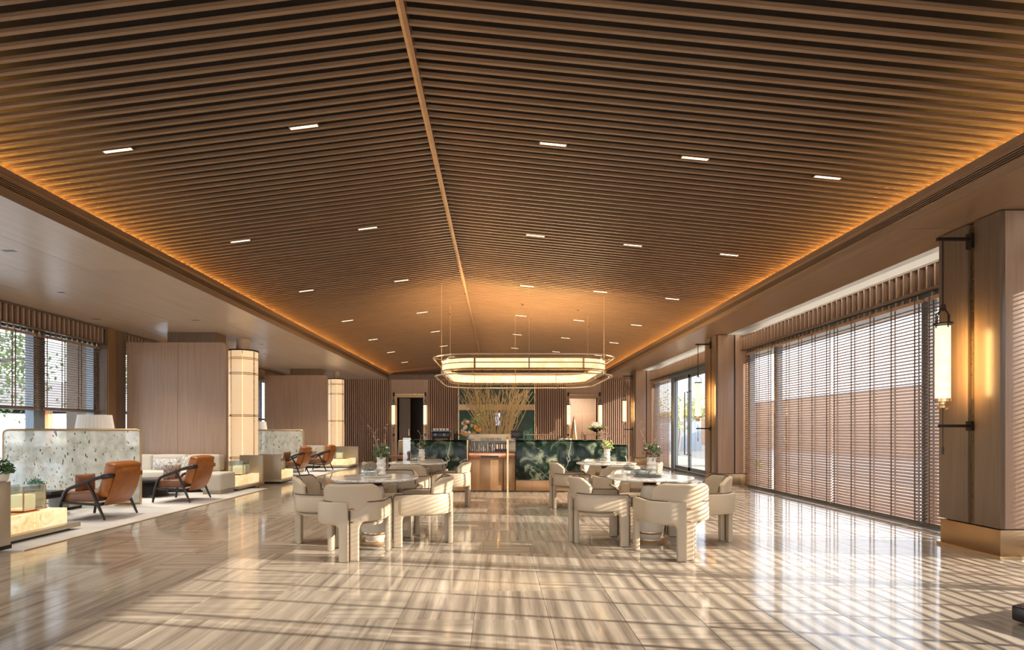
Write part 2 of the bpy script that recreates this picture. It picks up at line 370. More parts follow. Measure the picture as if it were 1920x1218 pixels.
# screen glass with a painted botanical pattern (flat decoration inside the glass)
def botanical():
    k = Nodes('screen_glass'); k.n.remove(k.b); out = k.n['Material Output']
    tc = k.new('ShaderNodeTexCoord'); co = tc.outputs['Object']
    tr = k.new('ShaderNodeBsdfTransparent'); tr.inputs[0].default_value = (.92, .95, .90, 1)
    df = k.new('ShaderNodeBsdfDiffuse'); tl = k.new('ShaderNodeBsdfTranslucent')
    gl = k.new('ShaderNodeBsdfGlossy'); gl.inputs['Roughness'].default_value = .03
    nz = k.new('ShaderNodeTexNoise'); nz.inputs['Scale'].default_value = 7; nz.inputs['Detail'].default_value = 8; k.link(co, nz.inputs['Vector'])
    rp = k.new('ShaderNodeValToRGB'); e = rp.color_ramp.elements
    e[0].position = .35; e[0].color = (.72, .72, .64, 1); e[1].position = .62; e[1].color = (.93, .92, .88, 1)
    k.link(nz.outputs[0], rp.inputs[0])
    col = rp.outputs[0]; mask_all = None
    def flecks(scale, thr, colour, stretch, rotz, region=None):
        nonlocal col, mask_all
        mp = k.new('ShaderNodeMapping'); mp.inputs['Scale'].default_value = (scale, scale, scale * stretch); mp.inputs['Rotation'].default_value = (0, rotz, 0)
        vo = k.new('ShaderNodeTexVoronoi'); vo.inputs['Scale'].default_value = 1
        k.link(co, mp.inputs[0])
        wv = k.new('ShaderNodeTexNoise'); wv.inputs['Scale'].default_value = 2.5; k.link(co, wv.inputs['Vector'])
        wa = k.new('ShaderNodeVectorMath'); wa.operation = 'MULTIPLY_ADD'; k.link(wv.outputs['Color'], wa.inputs[0]); wa.inputs[1].default_value = (3, 3, 3); k.link(mp.outputs[0], wa.inputs[2]); k.link(wa.outputs[0], vo.inputs['Vector'])
        sc = k.new('ShaderNodeSeparateColor'); k.link(vo.outputs['Color'], sc.inputs[0])
        th = k.new('ShaderNodeMapRange'); th.inputs[1].default_value = .2; th.inputs[3].default_value = 0; th.inputs[4].default_value = thr * 1.3; k.link(sc.outputs[0], th.inputs[0])
        lt = k.new('ShaderNodeMath'); lt.operation = 'LESS_THAN'; k.link(th.outputs[0], lt.inputs[1]); k.link(vo.outputs['Distance'], lt.inputs[0])
        fac = lt.outputs[0]
        if region:
            x0, z0, ax, az, rad = region
            sp = k.new('ShaderNodeSeparateXYZ'); k.link(co, sp.inputs[0])
            a = k.new('ShaderNodeMath'); a.operation = 'MULTIPLY_ADD'; a.inputs[1].default_value = ax; a.inputs[2].default_value = -ax * x0; k.link(sp.outputs[0], a.inputs[0])
            b = k.new('ShaderNodeMath'); b.operation = 'MULTIPLY_ADD'; b.inputs[1].default_value = az; b.inputs[2].default_value = -az * z0; k.link(sp.outputs[2], b.inputs[0])
            s = k.new('ShaderNodeMath'); s.operation = 'ADD'; k.link(a.outputs[0], s.inputs[0]); k.link(b.outputs[0], s.inputs[1])
            ab = k.new('ShaderNodeMath'); ab.operation = 'ABSOLUTE'; k.link(s.outputs[0], ab.inputs[0])
            l2 = k.new('ShaderNodeMath'); l2.operation = 'LESS_THAN'; l2.inputs[1].default_value = rad; k.link(ab.outputs[0], l2.inputs[0])
            mm = k.new('ShaderNodeMath'); mm.operation = 'MULTIPLY'; k.link(fac, mm.inputs[0]); k.link(l2.outputs[0], mm.inputs[1]); fac = mm.outputs[0]
        mx = k.new('ShaderNodeMix'); mx.data_type = 'RGBA'; k.link(fac, mx.inputs[0]); k.link(col, mx.inputs[6]); mx.inputs[7].default_value = cr(colour); col = mx.outputs[2]
        if mask_all is None: mask_all = fac
        else:
            m2 = k.new('ShaderNodeMath'); m2.operation = 'MAXIMUM'; k.link(mask_all, m2.inputs[0]); k.link(fac, m2.inputs[1]); mask_all = m2.outputs[0]
    flecks(22, .22, (.16, .20, .10), .42, .6)
    flecks(15, .17, (.10, .12, .10), .35, -.5)
    flecks(34, .36, (.80, .46, .16), .9, .3, (-.62, .62, .55, .62, .13))
    flecks(21, .19, (.34, .45, .16), .45, 1.1)
    k.link(col, df.inputs[0]); k.link(col, tl.inputs[0])
    m0 = k.new('ShaderNodeMixShader'); k.link(df.outputs[0], m0.inputs[1]); k.link(tl.outputs[0], m0.inputs[2])
    ma = k.new('ShaderNodeMath'); ma.operation = 'MULTIPLY_ADD'; ma.inputs[1].default_value = .25; ma.inputs[2].default_value = .74; k.link(mask_all, ma.inputs[0])
    m1 = k.new('ShaderNodeMixShader'); k.link(ma.outputs[0], m1.inputs[0]); k.link(tr.outputs[0], m1.inputs[1]); k.link(m0.outputs[0], m1.inputs[2])
    m2 = k.new('ShaderNodeMixShader'); m2.inputs[0].default_value = .06; k.link(m1.outputs[0], m2.inputs[1]); k.link(gl.outputs[0], m2.inputs[2])
    k.link(m2.outputs[0], out.inputs[0]); return k.m
M['screen'] = botanical()
# ================================================================== STRUCTURE
YB = 24.35      # face of the far wall
Y0 = -3.6       # unseen wall behind the camera, left open for fill light
XL, XR = -8.75, 5.85
SOF = 3.48
# floor: slab + tiles
fl = MB().box(-9.2, 6.1, Y0 - .2, 30, -.15, -.012).build('floor', M['grout'], kind='structure')
TX, TY = .512, .69
def tile_mesh(mat):
    m = MB(); a, b = TX / 2 - .0012, TY / 2 - .0012; c = .0015
    vs = [(-a, -b, -.012), (a, -b, -.012), (a, b, -.012), (-a, b, -.012), (-a, -b, -c), (a, -b, -c), (a, b, -c), (-a, b, -c),
          (-a + c, -b + c, 0), (a - c, -b + c, 0), (a - c, b - c, 0), (-a + c, b - c, 0)]
    fs = [(0, 3, 2, 1)] + [(i, (i + 1) % 4, 4 + (i + 1) % 4, 4 + i) for i in range(4)] + [(4 + i, 4 + (i + 1) % 4, 8 + (i + 1) % 4, 8 + i) for i in range(4)] + [(8, 9, 10, 11)]
    return vs, fs, mat
tx = MB().add(*tile_mesh(0)[:2]).mesh('tile', M['tile_x']); ty = MB().add(*tile_mesh(0)[:2]).mesh('tile', M['tile_y'])
trnd = random.Random(11); cells = []
for j in range(-10, 38):
    for i in range(-17, 12):
        x = .094 + i * TX; y = 3.17 + TY / 2 + j * TY
        if x < -9.0 or x > 5.9 or y > YB + .3 or y < Y0: continue
        cells.append((x, y, trnd.random() < .36, 'x'))
def seen(c):
    x, y = c[0], c[1]
    if y < 2.9: return 1e9
    if not (-.92 * y - .3 < x < .95 * y + .3): return 1e9
    if x < -5.3: return 1e9
    return y
cells.sort(key=seen)
rest = {True: MB(), False: MB()}
for n, c in enumerate(cells):
    if n < 298 and seen(c) < 1e8:
        o = inst(tx if c[2] else ty, 'tile', fl, (c[0], c[1], 0))
    else:
        v, f, _ = tile_mesh(0); rest[c[2]].add([(p[0] + c[0], p[1] + c[1], p[2]) for p in v], f)
rest[True].build('tiles', M['tile_x'], fl, kind='stuff'); rest[False].build('tiles', M['tile_y'], fl, kind='stuff')
# rest beneath the far corridors
# ---- slatted ceiling, two slopes meeting at the ridge
XRI, ZRI = -.69, 4.30
SL = .50 / 3.96; SR = .50 / 5.06
def zslope(x): return ZRI - (XRI - x) * SL if x < XRI else ZRI - (x - XRI) * SR
PITCH = .1227
def slat_bm(x0, x1):
    m = MB()
    for (y0, y1, a, b) in ((-.013, .013, .013, .034), (-.008, .011, .009, .013), (-.014, .012, 0, .009)):
        vs = []
        for x in (x0, x1):
            z = zslope(x) if x != XRI else ZRI
            vs += [(x, y0, z + a), (x, y1, z + a), (x, y1, z + b), (x, y0, z + b)]
        m.add(vs, [(0, 3, 2, 1), (4, 5, 6, 7), (0, 1, 5, 4), (1, 2, 6, 5), (2, 3, 7, 6), (3, 0, 4, 7)])
    return m
sl_left = slat_bm(-4.74, XRI - .03); sl_right = slat_bm(XRI + .03, 4.46)
for side, src in ((0, sl_left), (1, sl_right)):
    x0, x1 = ((-5.3, XRI) if side == 0 else (XRI, 5.0)); m = MB()
    m.add([(x0, Y0, zslope(x0) + .2), (x1, Y0, zslope(x1) + .2), (x1, YB, zslope(x1) + .2), (x0, YB, zslope(x0) + .2),
           (x0, Y0, 4.9), (x1, Y0, 4.9), (x1, YB, 4.9), (x0, YB, 4.9)],
          [(0, 1, 2, 3), (7, 6, 5, 4), (0, 4, 5, 1), (1, 5, 6, 2), (2, 6, 7, 3), (3, 7, 4, 0)])
    c = m.build('ceiling', M['slat_back'], kind='structure')
    me = src.mesh('slat', M['slat'])
    y = 3.372
    while y < 24.0:
        inst(me, 'slat', c, (0, y, 0)); y += PITCH
    back = MB(); y = 3.372 - PITCH
    while y > Y0 + .1:
        back.add([(v[0], v[1] + y, v[2]) for v in src.v], src.f); y -= PITCH
    back.build('slats', M['slat'], c, kind='stuff')
# ridge batten with its brass-toned edge
MB().prism([(XRI - .028, ZRI - .012), (XRI, ZRI - .03), (XRI + .028, ZRI - .012), (XRI + .028, ZRI + .09), (XRI - .028, ZRI + .09)], 'Y', Y0, 24.05).build('trim_1', M['slat'], kind='structure')
# fascias with a linear air slot
def fascia(name, X, d):
    """X = room face, d = +1 body lies to +X"""
    z = SOF
    prof = [(0, 0), (0, .075), (-.006, .078), (-.006, .088), (.0, .09)]
    zz = .094
    for k in range(4): prof += [(.0, zz), (.03, zz), (.03, zz + .012), (.0, zz + .012)]; zz += .021
    prof += [(0, .182), (-.012, .186), (-.012, .20), (0, .204), (0, .277), (.05, .277), (.05, .24), (.9, .24), (.9, .025), (.006, .025), (.006, 0)]
    o = MB().prism([(X + p[0] * d, z + p[1]) for p in prof], 'Y', Y0, 24.12).build(name, M['veneer_mid'], kind='structure')
    for (a, b, nm) in ((.184, .200, 'bead'), (.077, .087, 'lip')):
        MB().box(min(X - .015 * d, X), max(X - .015 * d, X), Y0, 24.1, z + a, z + b).build(nm, M['brass_matt'], o)
    for k in range(4):
        MB().box(min(X + .002 * d, X + .028 * d), max(X + .002 * d, X + .028 * d), Y0, 24.1, z + .0955 + .021 * k, z + .0965 + .021 * k).build('air_slot', M['black'], o)
    return o
fascia('trim_2', -4.65, -1); fascia('trim_3', 4.37, 1)
# back fascia
MB().box(-4.7, 4.42, 24.12, YB + .5, SOF - .02, SOF + .19).build('trim_4', M['veneer_dark'], kind='structure')
# soffits: panels
c = MB().box(-9.6, -5.55, Y0, YB, SOF + .02, SOF + .2).build('ceiling', M['slat_back'], kind='structure')
xs = [-9.6, -8.5, -7.5, -6.55, -5.6, -4.652]
for i in range(5):
    y = Y0
    while y < YB:
        y2 = min(y + 3.8, YB)
        MB().box(xs[i] + .003, xs[i + 1] - .003, y + .003, y2 - .003, SOF, SOF + .019).build('panel', M['veneer_y'], c); y = y2
c = MB().box(4.38, 5.27, Y0, YB, SOF + .02, SOF + .2).build('ceiling', M['slat_back'], kind='structure')
y = -1.2
for y2 in (6.2, 10.0, 13.8, 17.6, 21.2, YB):
    MB().box(4.375, 5.27, y + .003, y2 - .003, SOF, SOF + .019).build('panel', M['veneer_mid'], c); y = y2
MB().box(4.375, 5.27, Y0, -1.203, SOF, SOF + .019).build('panel', M['veneer_y'], c)
# white curtain pocket on the window side and its lid
MB().box(5.24, 6.1, Y0, YB, 3.70, 3.9).box(5.95, 6.1, Y0, YB, 3.1, 3.70).box(5.24, 5.27, Y0, YB, 3.5, 3.7).build('ceiling', M['white_paint'], kind='structure')
for (a, b) in ((-1.2, 5.5), (6.5, 13.0), (13.8, 20.6), (21.5, 24.2)):
    area('pocket_strip', (5.31, (a + b) / 2, 3.52), b - a, .02, 1.7 * (b - a), (1, .90, .78), (.75, 0, .66))
# ---- roof lid and upper closures so daylight comes only through the openings
MB().box(-9.9, 6.4, Y0 - .2, 30, 4.95, 5.1).build('ceiling', M['ext_grey'], kind='structure')
MB().box(-9.9, -8.95, Y0, 30, 3.70, 4.95).box(-9.9, -9.2, Y0, 30, 3.3, 3.7).build('wall_left', M['veneer_dark'], kind='structure')
MB().box(6.1, 6.4, Y0, 30, 3.06, 4.95).build('wall_right', M['ext_grey'], kind='structure')
# unseen wall behind the camera: piers, lintel, open gaps added for fill light
wbk = MB().box(-9.6, 6.1, Y0 - .2, Y0, 3.3, 4.95)
for x in (-9.3, -5.3, -1.4, 2.6, 5.6): wbk.box(x - .25, x + .25, Y0 - .2, Y0, 0, 3.3)
wbk.build('wall_back', M['veneer'], kind='structure')

# ---- slender slats helper (vertical)
def vslats(parent, x0, x1, z0, z1, y, pitch, w=.034, d=.035, mat='wall_slat'):
    n = int((x1 - x0) / pitch); st = (x1 - x0) / n
    me = MB().box(-w / 2, w / 2, -d, 0, z0, z1).mesh('slat', M[mat])
    for i in range(n): inst(me, 'slat', parent, (x0 + st * (i + .5), y, 0))
K = YB / F
def bx(px): return (px - 933) * K
# ---- far wall with two openings
O1 = (bx(745), bx(794), wz(745, YB)); O2 = (bx(1067), bx(1120), wz(746, YB))
wf = MB()
wf.box(-9.2, O1[0], YB + .02, YB + .3, 0, 3.6).box(O1[0], O1[1], YB + .02, YB + .3, O1[2], 3.6).box(O1[1], O2[0], YB + .02, YB + .3, 0, 3.6)
wf.box(-5.5, 5.1, YB - .02, YB + .02, 3.60, 4.9).box(O2[0], O2[1], YB + .02, YB + .3, O2[2], 3.6).box(O2[1], 5.95, YB + .02, YB + .3, 0, 3.6)
wallf = wf.build('wall_far', M['wall_back'], kind='structure')
vslats(wallf, bx(644), bx(733), 0, SOF, YB + .02, .087)
vslats(wallf, bx(803), bx(859), 0, SOF, YB + .02, .087)
vslats(wallf, bx(1004), bx(1061), 0, SOF, YB + .02, .087)
vslats(wallf, bx(1127), bx(1181), 0, SOF, YB + .02, .087)
for (a, b, z0, z1) in ((733, 745, 0, SOF), (794, 803, 0, SOF), (745, 794, O1[2], SOF), (1061, 1067, 0, SOF), (1120, 1127, 0, SOF), (1067, 1120, O2[2], SOF), (1181, 1192, 0, SOF), (612, 644, 0, SOF)):
    MB().box(bx(a) + .003, bx(b) - .003, YB - .02, YB + .02, z0, z1).build('panel', M['veneer'], wallf)
for (o_, nm) in ((O1, 'door_1'), (O2, 'door_2')):
    m = MB(); x0, x1, z = o_
    m.box(x0 - .10, x0, YB - .06, YB + .3, 0, z).box(x1, x1 + .10, YB - .06, YB + .3, 0, z).box(x0 - .1, x1 + .1, YB - .06, YB + .3, z, z + .16)
    d = m.build(nm, M['bronze'], kind='structure')
    MB().box(x0 - .1, x1 + .1, YB - .075, YB - .055, z + .13, z + .16).build('lintel_edge', M['brass'], d)
# passage behind door 1: dark, half-open leaf with a pull
x0, x1, z = O1
MB().box(x0 - 1.2, x1 + .9, 27.2, 27.4, 0, 3.6).box(x0 - 1.4, x0 - 1.2, YB + .3, 27.4, 0, 3.6).box(x1 + .9, x1 + 1.1, YB + .3, 27.4, 0, 3.6).box(x0 - 1.4, x1 + 1.1, YB + .3, 27.4, 3.3, 3.6).build('wall_passage', M['veneer_dark'], kind='structure')
lf = MB().box(0, .48, 0, .05, 0, z - .02).build('door_leaf', M['veneer_dark'], bpy.data.objects['door_1'])
lf.location = (x0 + .02, YB + .35, .01); lf.rotation_euler = (0, 0, R(12))
MB().box(.40, .43, -.05, 0, 1.05, 1.35).build('handle', M['brass'], lf)
# passage behind door 2: lit pinkish panelling with built-in cabinets
x0, x1, z = O2
MB().box(x0 - 1.0, x1 + 1.3, 28.2, 28.4, 0, 3.6).box(x0 - 1.2, x0 - 1.0, YB + .3, 28.4, 0, 3.6).box(x1 + 1.3, x1 + 1.5, YB + .3, 28.4, 0, 3.6).box(x0 - 1.2, x1 + 1.5, YB + .3, 28.4, 3.3, 3.6).build('wall_passage', M['veneer_y'], kind='structure')
area('passage_lamp', (x0 + .7, 26.6, 3.25), .6, .6, 75, (1, .86, .72), (0, 0, -1))
cab = MB().box(x0 + .35, x1 + .5, 27.6, 28.19, 0, 2.1).build('cabinet', M['veneer'], label='tall pinkish wood cupboard inside the bright right-hand doorway', cat='cabinet')
for k in range(2):
    dd = MB().box(x0 + .36 + k * .68, x0 + 1.03 + k * .68, 27.57, 27.6, .05, 2.08).build('door', M['veneer'], cab)
    MB().cyl(x0 + 1.0 + k * .10, 27.55, 1.0, 1.2, .012, 8).build('handle', M['brass'], dd)
st = MB()
for k in range(4): st.box(x0 + .25, x1 + .2, 26.2 + k * .28, 27.3, k * .16, (k + 1) * .16)
st.build('stair_step', M['veneer_y'], label='pale timber steps glimpsed through the bright right-hand doorway', cat='steps')

# green niche between the slatted walls
n0, n1 = bx(861), bx(1002)
m = MB().box(n0, n1, YB - .05, YB + .015, 0, 3.40)
ni = m.build('trim_5', M['stone_green'], kind='structure')
for x in (n0 - .03, n1): MB().box(x, x + .03, YB - .09, YB - .02, 0, 3.44).build('brass_edge', M['brass'], ni)
MB().box(n0, n1, YB - .08, YB - .04, 2.16, 2.40).build('shelf_band', M['bronze'], ni)
for k in range(4):
    w_ = (n1 - n0) / 4
    MB().box(n0 + k * w_ + .01, n0 + (k + 1) * w_ - .01, YB - .075, YB - .05, .02, 2.15).build('panel', M['stone_green'], ni)
    MB().box(n0 + k * w_ + .01, n0 + (k + 1) * w_ - .01, YB - .075, YB - .05, 2.41, 3.39).build('panel', M['stone_green'], ni)
MB().box(bx(929), bx(938), YB - .10, YB - .085, wz(797, YB), wz(774, YB)).build('wall_screen', plain('screen_glow', (.5, .6, .9), .3, emit=(.55, .66, 1.0), es=.9), label='small bluish lit screen on the green wall behind the branches', cat='screen')

# ---- pillars on the window side
def pillar(yn, yf, lab):
    p = empty('pillar', (0, 0, 0)); 
    m = MB().box(5.07, 5.92, yn + .03, yf - .03, 0, SOF); m.build('core', M['wall_back'], p)
    ym = yn + (yf - yn) * .44
    z0 = .30
    MB().bbox(5.0, 5.05, yn, ym - .035, z0, SOF - .01, .006).build('panel', M['veneer_dark'], p)  # room-side faces in a darker veneer: their shade is put into the colour
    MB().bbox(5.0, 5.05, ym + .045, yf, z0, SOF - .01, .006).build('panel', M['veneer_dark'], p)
    MB().box(5.035, 5.06, ym - .035, ym + .045, z0, SOF - .02).build('groove_strip', M['brass'], p)
    MB().box(5.02, 5.035, ym - .035, ym - .005, z0, SOF - .02).build('groove_shadow', M['black'], p)
    for (ya, yb_) in ((yn, yn + .035), (yf - .035, yf)):
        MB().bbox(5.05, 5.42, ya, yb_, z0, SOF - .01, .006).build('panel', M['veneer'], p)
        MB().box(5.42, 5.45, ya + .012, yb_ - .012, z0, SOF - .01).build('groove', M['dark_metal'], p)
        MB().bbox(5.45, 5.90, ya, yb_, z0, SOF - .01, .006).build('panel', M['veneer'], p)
    MB().bbox(5.01, 5.9, yn + .01, yf - .01, .03, z0 - .012, .005).build('plinth', M['bronze'], p)
    MB().box(4.985, 5.9, yn - .015, yf + .015, 0, .03).build('kickplate', M['brass_matt'], p)
    return tag(p, lab, 'pillar', 'window side pillars')
PY = [(-1.9, -1.2), (5.66, 6.45), (13.04, 13.73), (20.78, 21.5)]
pillar(*PY[1], 'nearest wood-clad pillar with a lantern, at the right edge of the room')
pillar(*PY[2], 'second wood-clad pillar along the windows, between the big blind and the glass door')
pillar(*PY[3], 'farthest wood-clad pillar along the windows, left of the glass door')
MB().box(5.0, 5.9, PY[0][0], PY[0][1], 0, SOF).build('wall_pier', M['veneer'], kind='structure')
# bracket wall sconces: lantern tube on a hanging rod
def sconce(loc, rz=0, lab='', group=None, lx=-.30, top=3.30, bot=1.33, gt=2.38, gb=1.62, rad=.068):
    s = empty('wall_sconce', loc, rz, label=lab, cat='wall lamp', group=group)
    MB().box(-.03, 0, -.035, .035, top - .10, top + .06).box(-.36 if lx < -.2 else lx - .05, 0, -.016, .016, top - .015, top + .015).build('top_bracket', M['dark_metal'], s)
    MB().box(lx - .04, 0, -.016, .016, bot - .015, bot + .015).box(-.03, 0, -.035, .035, bot - .05, bot + .05).build('lower_bracket', M['dark_metal'], s)
    MB().tube([(lx, 0, gt + .16), (lx, 0, top)], .008, 6).build('rod', M['dark_metal'], s)
    m = MB()
    for a in (-1, 1):
        m.tube([(lx, a * rad * 1.05, gt - .02), (lx, a * rad * 1.05, gt + .12), (lx, a * rad * .5, gt + .17), (lx, a * rad * .4, gt + .22), (lx, 0, gt + .235)], .006, 6)
        m.tube([(lx + a * rad * 1.05, 0, gt - .02), (lx + a * rad * 1.05, 0, gt + .12), (lx, 0, gt + .2)], .006, 6)
    m.lathe(lx, 0, [(rad * 1.3, gt + .02), (rad * 1.3, gt + .035)], 16)
    m.build('cage', M['dark_metal'], s)
    MB().lathe(lx, 0, [(rad, gb), (rad, gt)], 16).build('glass_tube', M['lamp_glow'], s)
    MB().lathe(lx, 0, [(.02, gb - .10), (rad * .7, gb - .10), (rad * .75, gb - .075), (rad * .45, gb - .065), (rad * .45, gb - .04), (rad * 1.1, gb - .035), (rad * 1.1, gb - .001)], 16).ball((lx, -rad * .8, gb - .11), .017).ball((lx, rad * .8, gb - .11), .017).build('lamp_foot', M['brass'], s)
    MB().tube([(lx, 0, gb - .1), (lx, 0, bot - .24)], .004, 6).lathe(lx, 0, [(.009, bot - .30), (.009, bot - .22)], 8).build('pull_rod', M['dark_metal'], s)
    return s
for k, (a, b) in enumerate(PY[1:]):
    ym = a + (b - a) * .44
    sconce((5.0, ym, 0), 0, ['tall lantern wall lamp hanging on the nearest pillar at right', 'tall lantern wall lamp hanging on the second pillar along the windows', 'tall lantern wall lamp hanging on the farthest pillar along the windows'][k], 'lanterns on the window pillars')
    d = bpy.data.lights.new('sconce_lamp', 'AREA'); d.shape = 'RECTANGLE'; d.size = .72; d.size_y = .10; d.energy = 7; d.specular_factor = .15; d.color = (1, .58, .20)
    o = bpy.data.objects.new('sconce_lamp', d); COL.objects.link(o); o.location = (4.79, ym, 2.0); o.rotation_euler = (0, R(-90), 0)
for px, lab in ((739, 'left lantern beside the dark doorway'), (798, 'right lantern beside the dark doorway'), (1065, 'left lantern beside the bright doorway'), (1124, 'right lantern beside the bright doorway')):
    sconce((bx(px), YB - .07, 0), R(90), 'slim glowing ' + lab + ' in the far wall', 'lanterns on the far wall', lx=-.12, top=2.85, bot=1.1, gt=2.36, gb=1.55)

# ---- left side pillars (at window wall) and brown box walls with light columns
XLW = -8.55
def left_panel(yf, n, labs):
    b = empty('partition_block', (0, 0, 0)); d = .13
    x0, x1, r = -8.28, -6.06, .10
    def face(xa, xb, right):
        if not right: return [(xa, 0), (xb, 0), (xb, 3.25), (xa, 3.25)]
        pts = [(xa, 0), (xb, 0)]
        for i in range(7):
            a = R(15 * i); pts.append((xb - r + r * math.cos(a), 3.25 - r + r * math.sin(a)))
        return pts + [(xa, 3.25)]
    xm = (x0 + x1) / 2 + .03
    MB().prism(face(x0, xm - .003, False), 'Y', yf, yf + .06).build('panel', M['veneer'], b)
    MB().prism(face(xm + .003, x1, True), 'Y', yf, yf + .06).build('panel', M['veneer'], b)
    MB().prism(face(x0 + .01, x1 - .01, True), 'Y', yf + .06, yf + d).build('body', M['veneer'], b)
    MB().box(x0 + .90, x1 - .24, yf + .02, yf + .5, 3.25, SOF + .01).build('neck', M['veneer_dark'], b)
    return tag(b, labs[0], 'partition', 'brown partition blocks between the seating bays')
def light_column(x, y, r, labs):
    c = empty('light_column', (x, y, 0)); 
    top = 3.18; n = 8
    oct_ = [(r * math.cos(R(22.5 + 45 * i)), r * math.sin(R(22.5 + 45 * i))) for i in range(8)]
    for i in range(8):
        a, b_ = Vector(oct_[i]), Vector(oct_[(i + 1) % 8]); a2 = a.lerp(b_, .03); b2 = a.lerp(b_, .97)
        MB().prism([tuple(a2), tuple(b2), tuple(b2 * .93), tuple(a2 * .93)], 'Z', .02, top).build('alabaster_panel', M['column_glow'], c)
    for z in (.30, .62, 1.62, 2.62, 2.98):
        m = MB()
        for dz in (0, .035): m.tube([(p[0] * 1.04, p[1] * 1.04, z + dz) for p in oct_], .008, 6, closed=True)
        m.build('band', M['brass'], c)
    for i in range(8):
        p = oct_[i]; m = MB().tube([(p[0] * 1.02, p[1] * 1.02, .02), (p[0] * 1.02, p[1] * 1.02, top)], .012, 6)
        for z in (.62, 1.62, 2.62): m.ball((p[0] * 1.05, p[1] * 1.05, z + .017), .026, 8)
        if i % 2: m.build('upright', M['brass'], c)
    MB().lathe(0, 0, [(r * 1.06, top), (r * 1.06, top + .03), (r * .9, top + .032)], 16).build('cap', M['dark_metal'], c); MB().lathe(0, 0, [(r * .45, top + .03), (r * .45, SOF)], 12).build('neck', M['veneer_y'], c)
    return tag(c, labs[1], 'lamp', 'octagonal glowing columns')
left_panel(12.7, 1, ['large brown wood block behind the near cream sofa', ''])
left_panel(20.22, 2, ['smaller-looking brown wood block farther back, behind the second sofa', ''])
light_column(-6.16, 13.76, .345, ['', 'nearer glowing octagonal column beside the large brown block'])
light_column(-6.03, 21.25, .285, ['', 'farther glowing octagonal column next to the slatted far wall'])

def win_left(ya, yb, n, mull, labs):
    """glazed bay in the left wall between ya and yb, plus blinds half down"""
    w = MB().box(XLW - .16, XLW - .02, ya, yb, 0, .08).box(XLW - .16, XLW - .02, ya, yb, 3.10, 3.70)
    for y, wd in mull: w.box(XLW - .16, XLW + .0, y - wd / 2, y + wd / 2, .08, 3.10)
    w.box(XLW - .12, XLW - .04, ya, yb, 1.66, 1.72)
    wo_ = w.build('window_%d' % n, M['steel'], kind='structure')
    MB().box(XLW - .095, XLW - .085, ya, yb, .08, 3.1).build('pane', M['glass'], wo_)
    # pelmet of short upright fins
    pe = MB().box(XLW + .10, XLW + .12, ya, yb, 3.12, 3.47).box(XLW + .10, XLW + .20, ya, yb, 3.44, 3.47).box(XLW + .10, XLW + .20, ya, yb, 3.12, 3.145).build('pelmet', M['veneer_dark'], wo_)
    k = 0; y = ya + .05; me = MB().box(0, .07, -.012, .012, 3.145, 3.44).mesh('fin', M['veneer'])
    while y < yb: inst(me, 'fin', pe, (XLW + .12, y, 0)); y += .118
    return wo_
def blind(X, ya, yb, ztop, zbot, pitch, lab, group, stuff=False, ladders=.5, tilt=-31):
    b = empty('venetian_blind', (X, (ya + yb) / 2, 0), label=lab, cat='blind', group=group)
    L = (yb - ya) / 2
    MB().box(-.028, .028, -L, L, ztop - .045, ztop).build('head_rail', M['blind'], b)
    MB().box(-.027, .027, -L, L, zbot, zbot + .03).build('bottom_rail', M['veneer_dark'], b)
    rot = Matrix.Rotation(R(tilt), 3, 'Y')
    n = int((ztop - .06 - zbot - .04) / pitch)
    if stuff:
        m = MB()
        for i in range(n): m.box(-.028, .028, -L, L, -.0015, .0015, rot=rot, at=(0, 0, zbot + .055 + i * pitch))
        m.build('slats', M['blind'], b, kind='stuff')
    else:
        me = MB().box(-.028, .028, -L, L, -.0015, .0015, rot=rot).mesh('slat', M['blind'])
        for i in range(n): inst(me, 'slat', b, (0, 0, zbot + .055 + i * pitch))
    q = max(2, round(2 * L / ladders) + 1)
    for i in range(q):
        y = -L + .09 + (2 * L - .18) * i / (q - 1)
        MB().box(-.030, -.027, y - .012, y + .012, zbot, ztop).box(.027, .030, y - .012, y + .012, zbot, ztop).build('ladder_tape', M['veneer_dark'], b)
    # hanging rings above the head rail
    m = MB(); y = -L + .06
    while y < L: m.box(-.012, .012, y - .012, y + .012, ztop, ztop + .06); y += .14
    m.build('hanger', M['brass_matt'], b, kind='stuff')
    return b
win_left(7.4, 12.14, 1, [(7.45, .1), (8.9, .06), (10.62, .26), (12.1, .1)], None)
win_left(12.75, 16.0, 2, [(12.8, .08), (13.6, .06)], None)
win_left(19.0, 23.0, 3, [(20.0, .08), (20.6, .08), (19.4, .08)], None)
win_left(-1.0, 6.6, 4, [(0, .1), (1.6, .1), (3.2, .1), (4.8, .1)], None)
m = MB().box(-9.2, XLW + .22, 12.14, 12.75, 0, SOF).box(-9.2, XLW - .1, 16.0, 19.0, 0, SOF).box(-9.2, XLW - .05, 23.0, YB + .3, 0, SOF).box(-9.2, XLW + .22, 6.6, 7.4, 0, SOF).box(-9.2, XLW, Y0, -1.0, 0, SOF)
m.build('wall_left', M['veneer_dark'], kind='structure')
MB().box(XLW + .20, XLW + .235, 12.16, 12.40, 0, SOF - .01).build('trim_6', M['bronze'], kind='structure')
LB = 'wooden blinds on the left windows'
blind(XLW + .06, 8.95, 10.55, 3.06, 1.66, .046, 'half-raised brown blind at far left, left of the wide grey mullion', LB, ladders=.55, tilt=-6)
blind(XLW + .06, 7.45, 8.88, 3.06, 1.66, .046, 'half-raised brown blind cut off by the left picture edge', LB, stuff=True, tilt=-6)
blind(XLW + .06, 10.6, 12.1, 3.06, 1.66, .046, 'half-raised brown blind at far left, right of the wide grey mullion', LB, ladders=.5, tilt=-6)
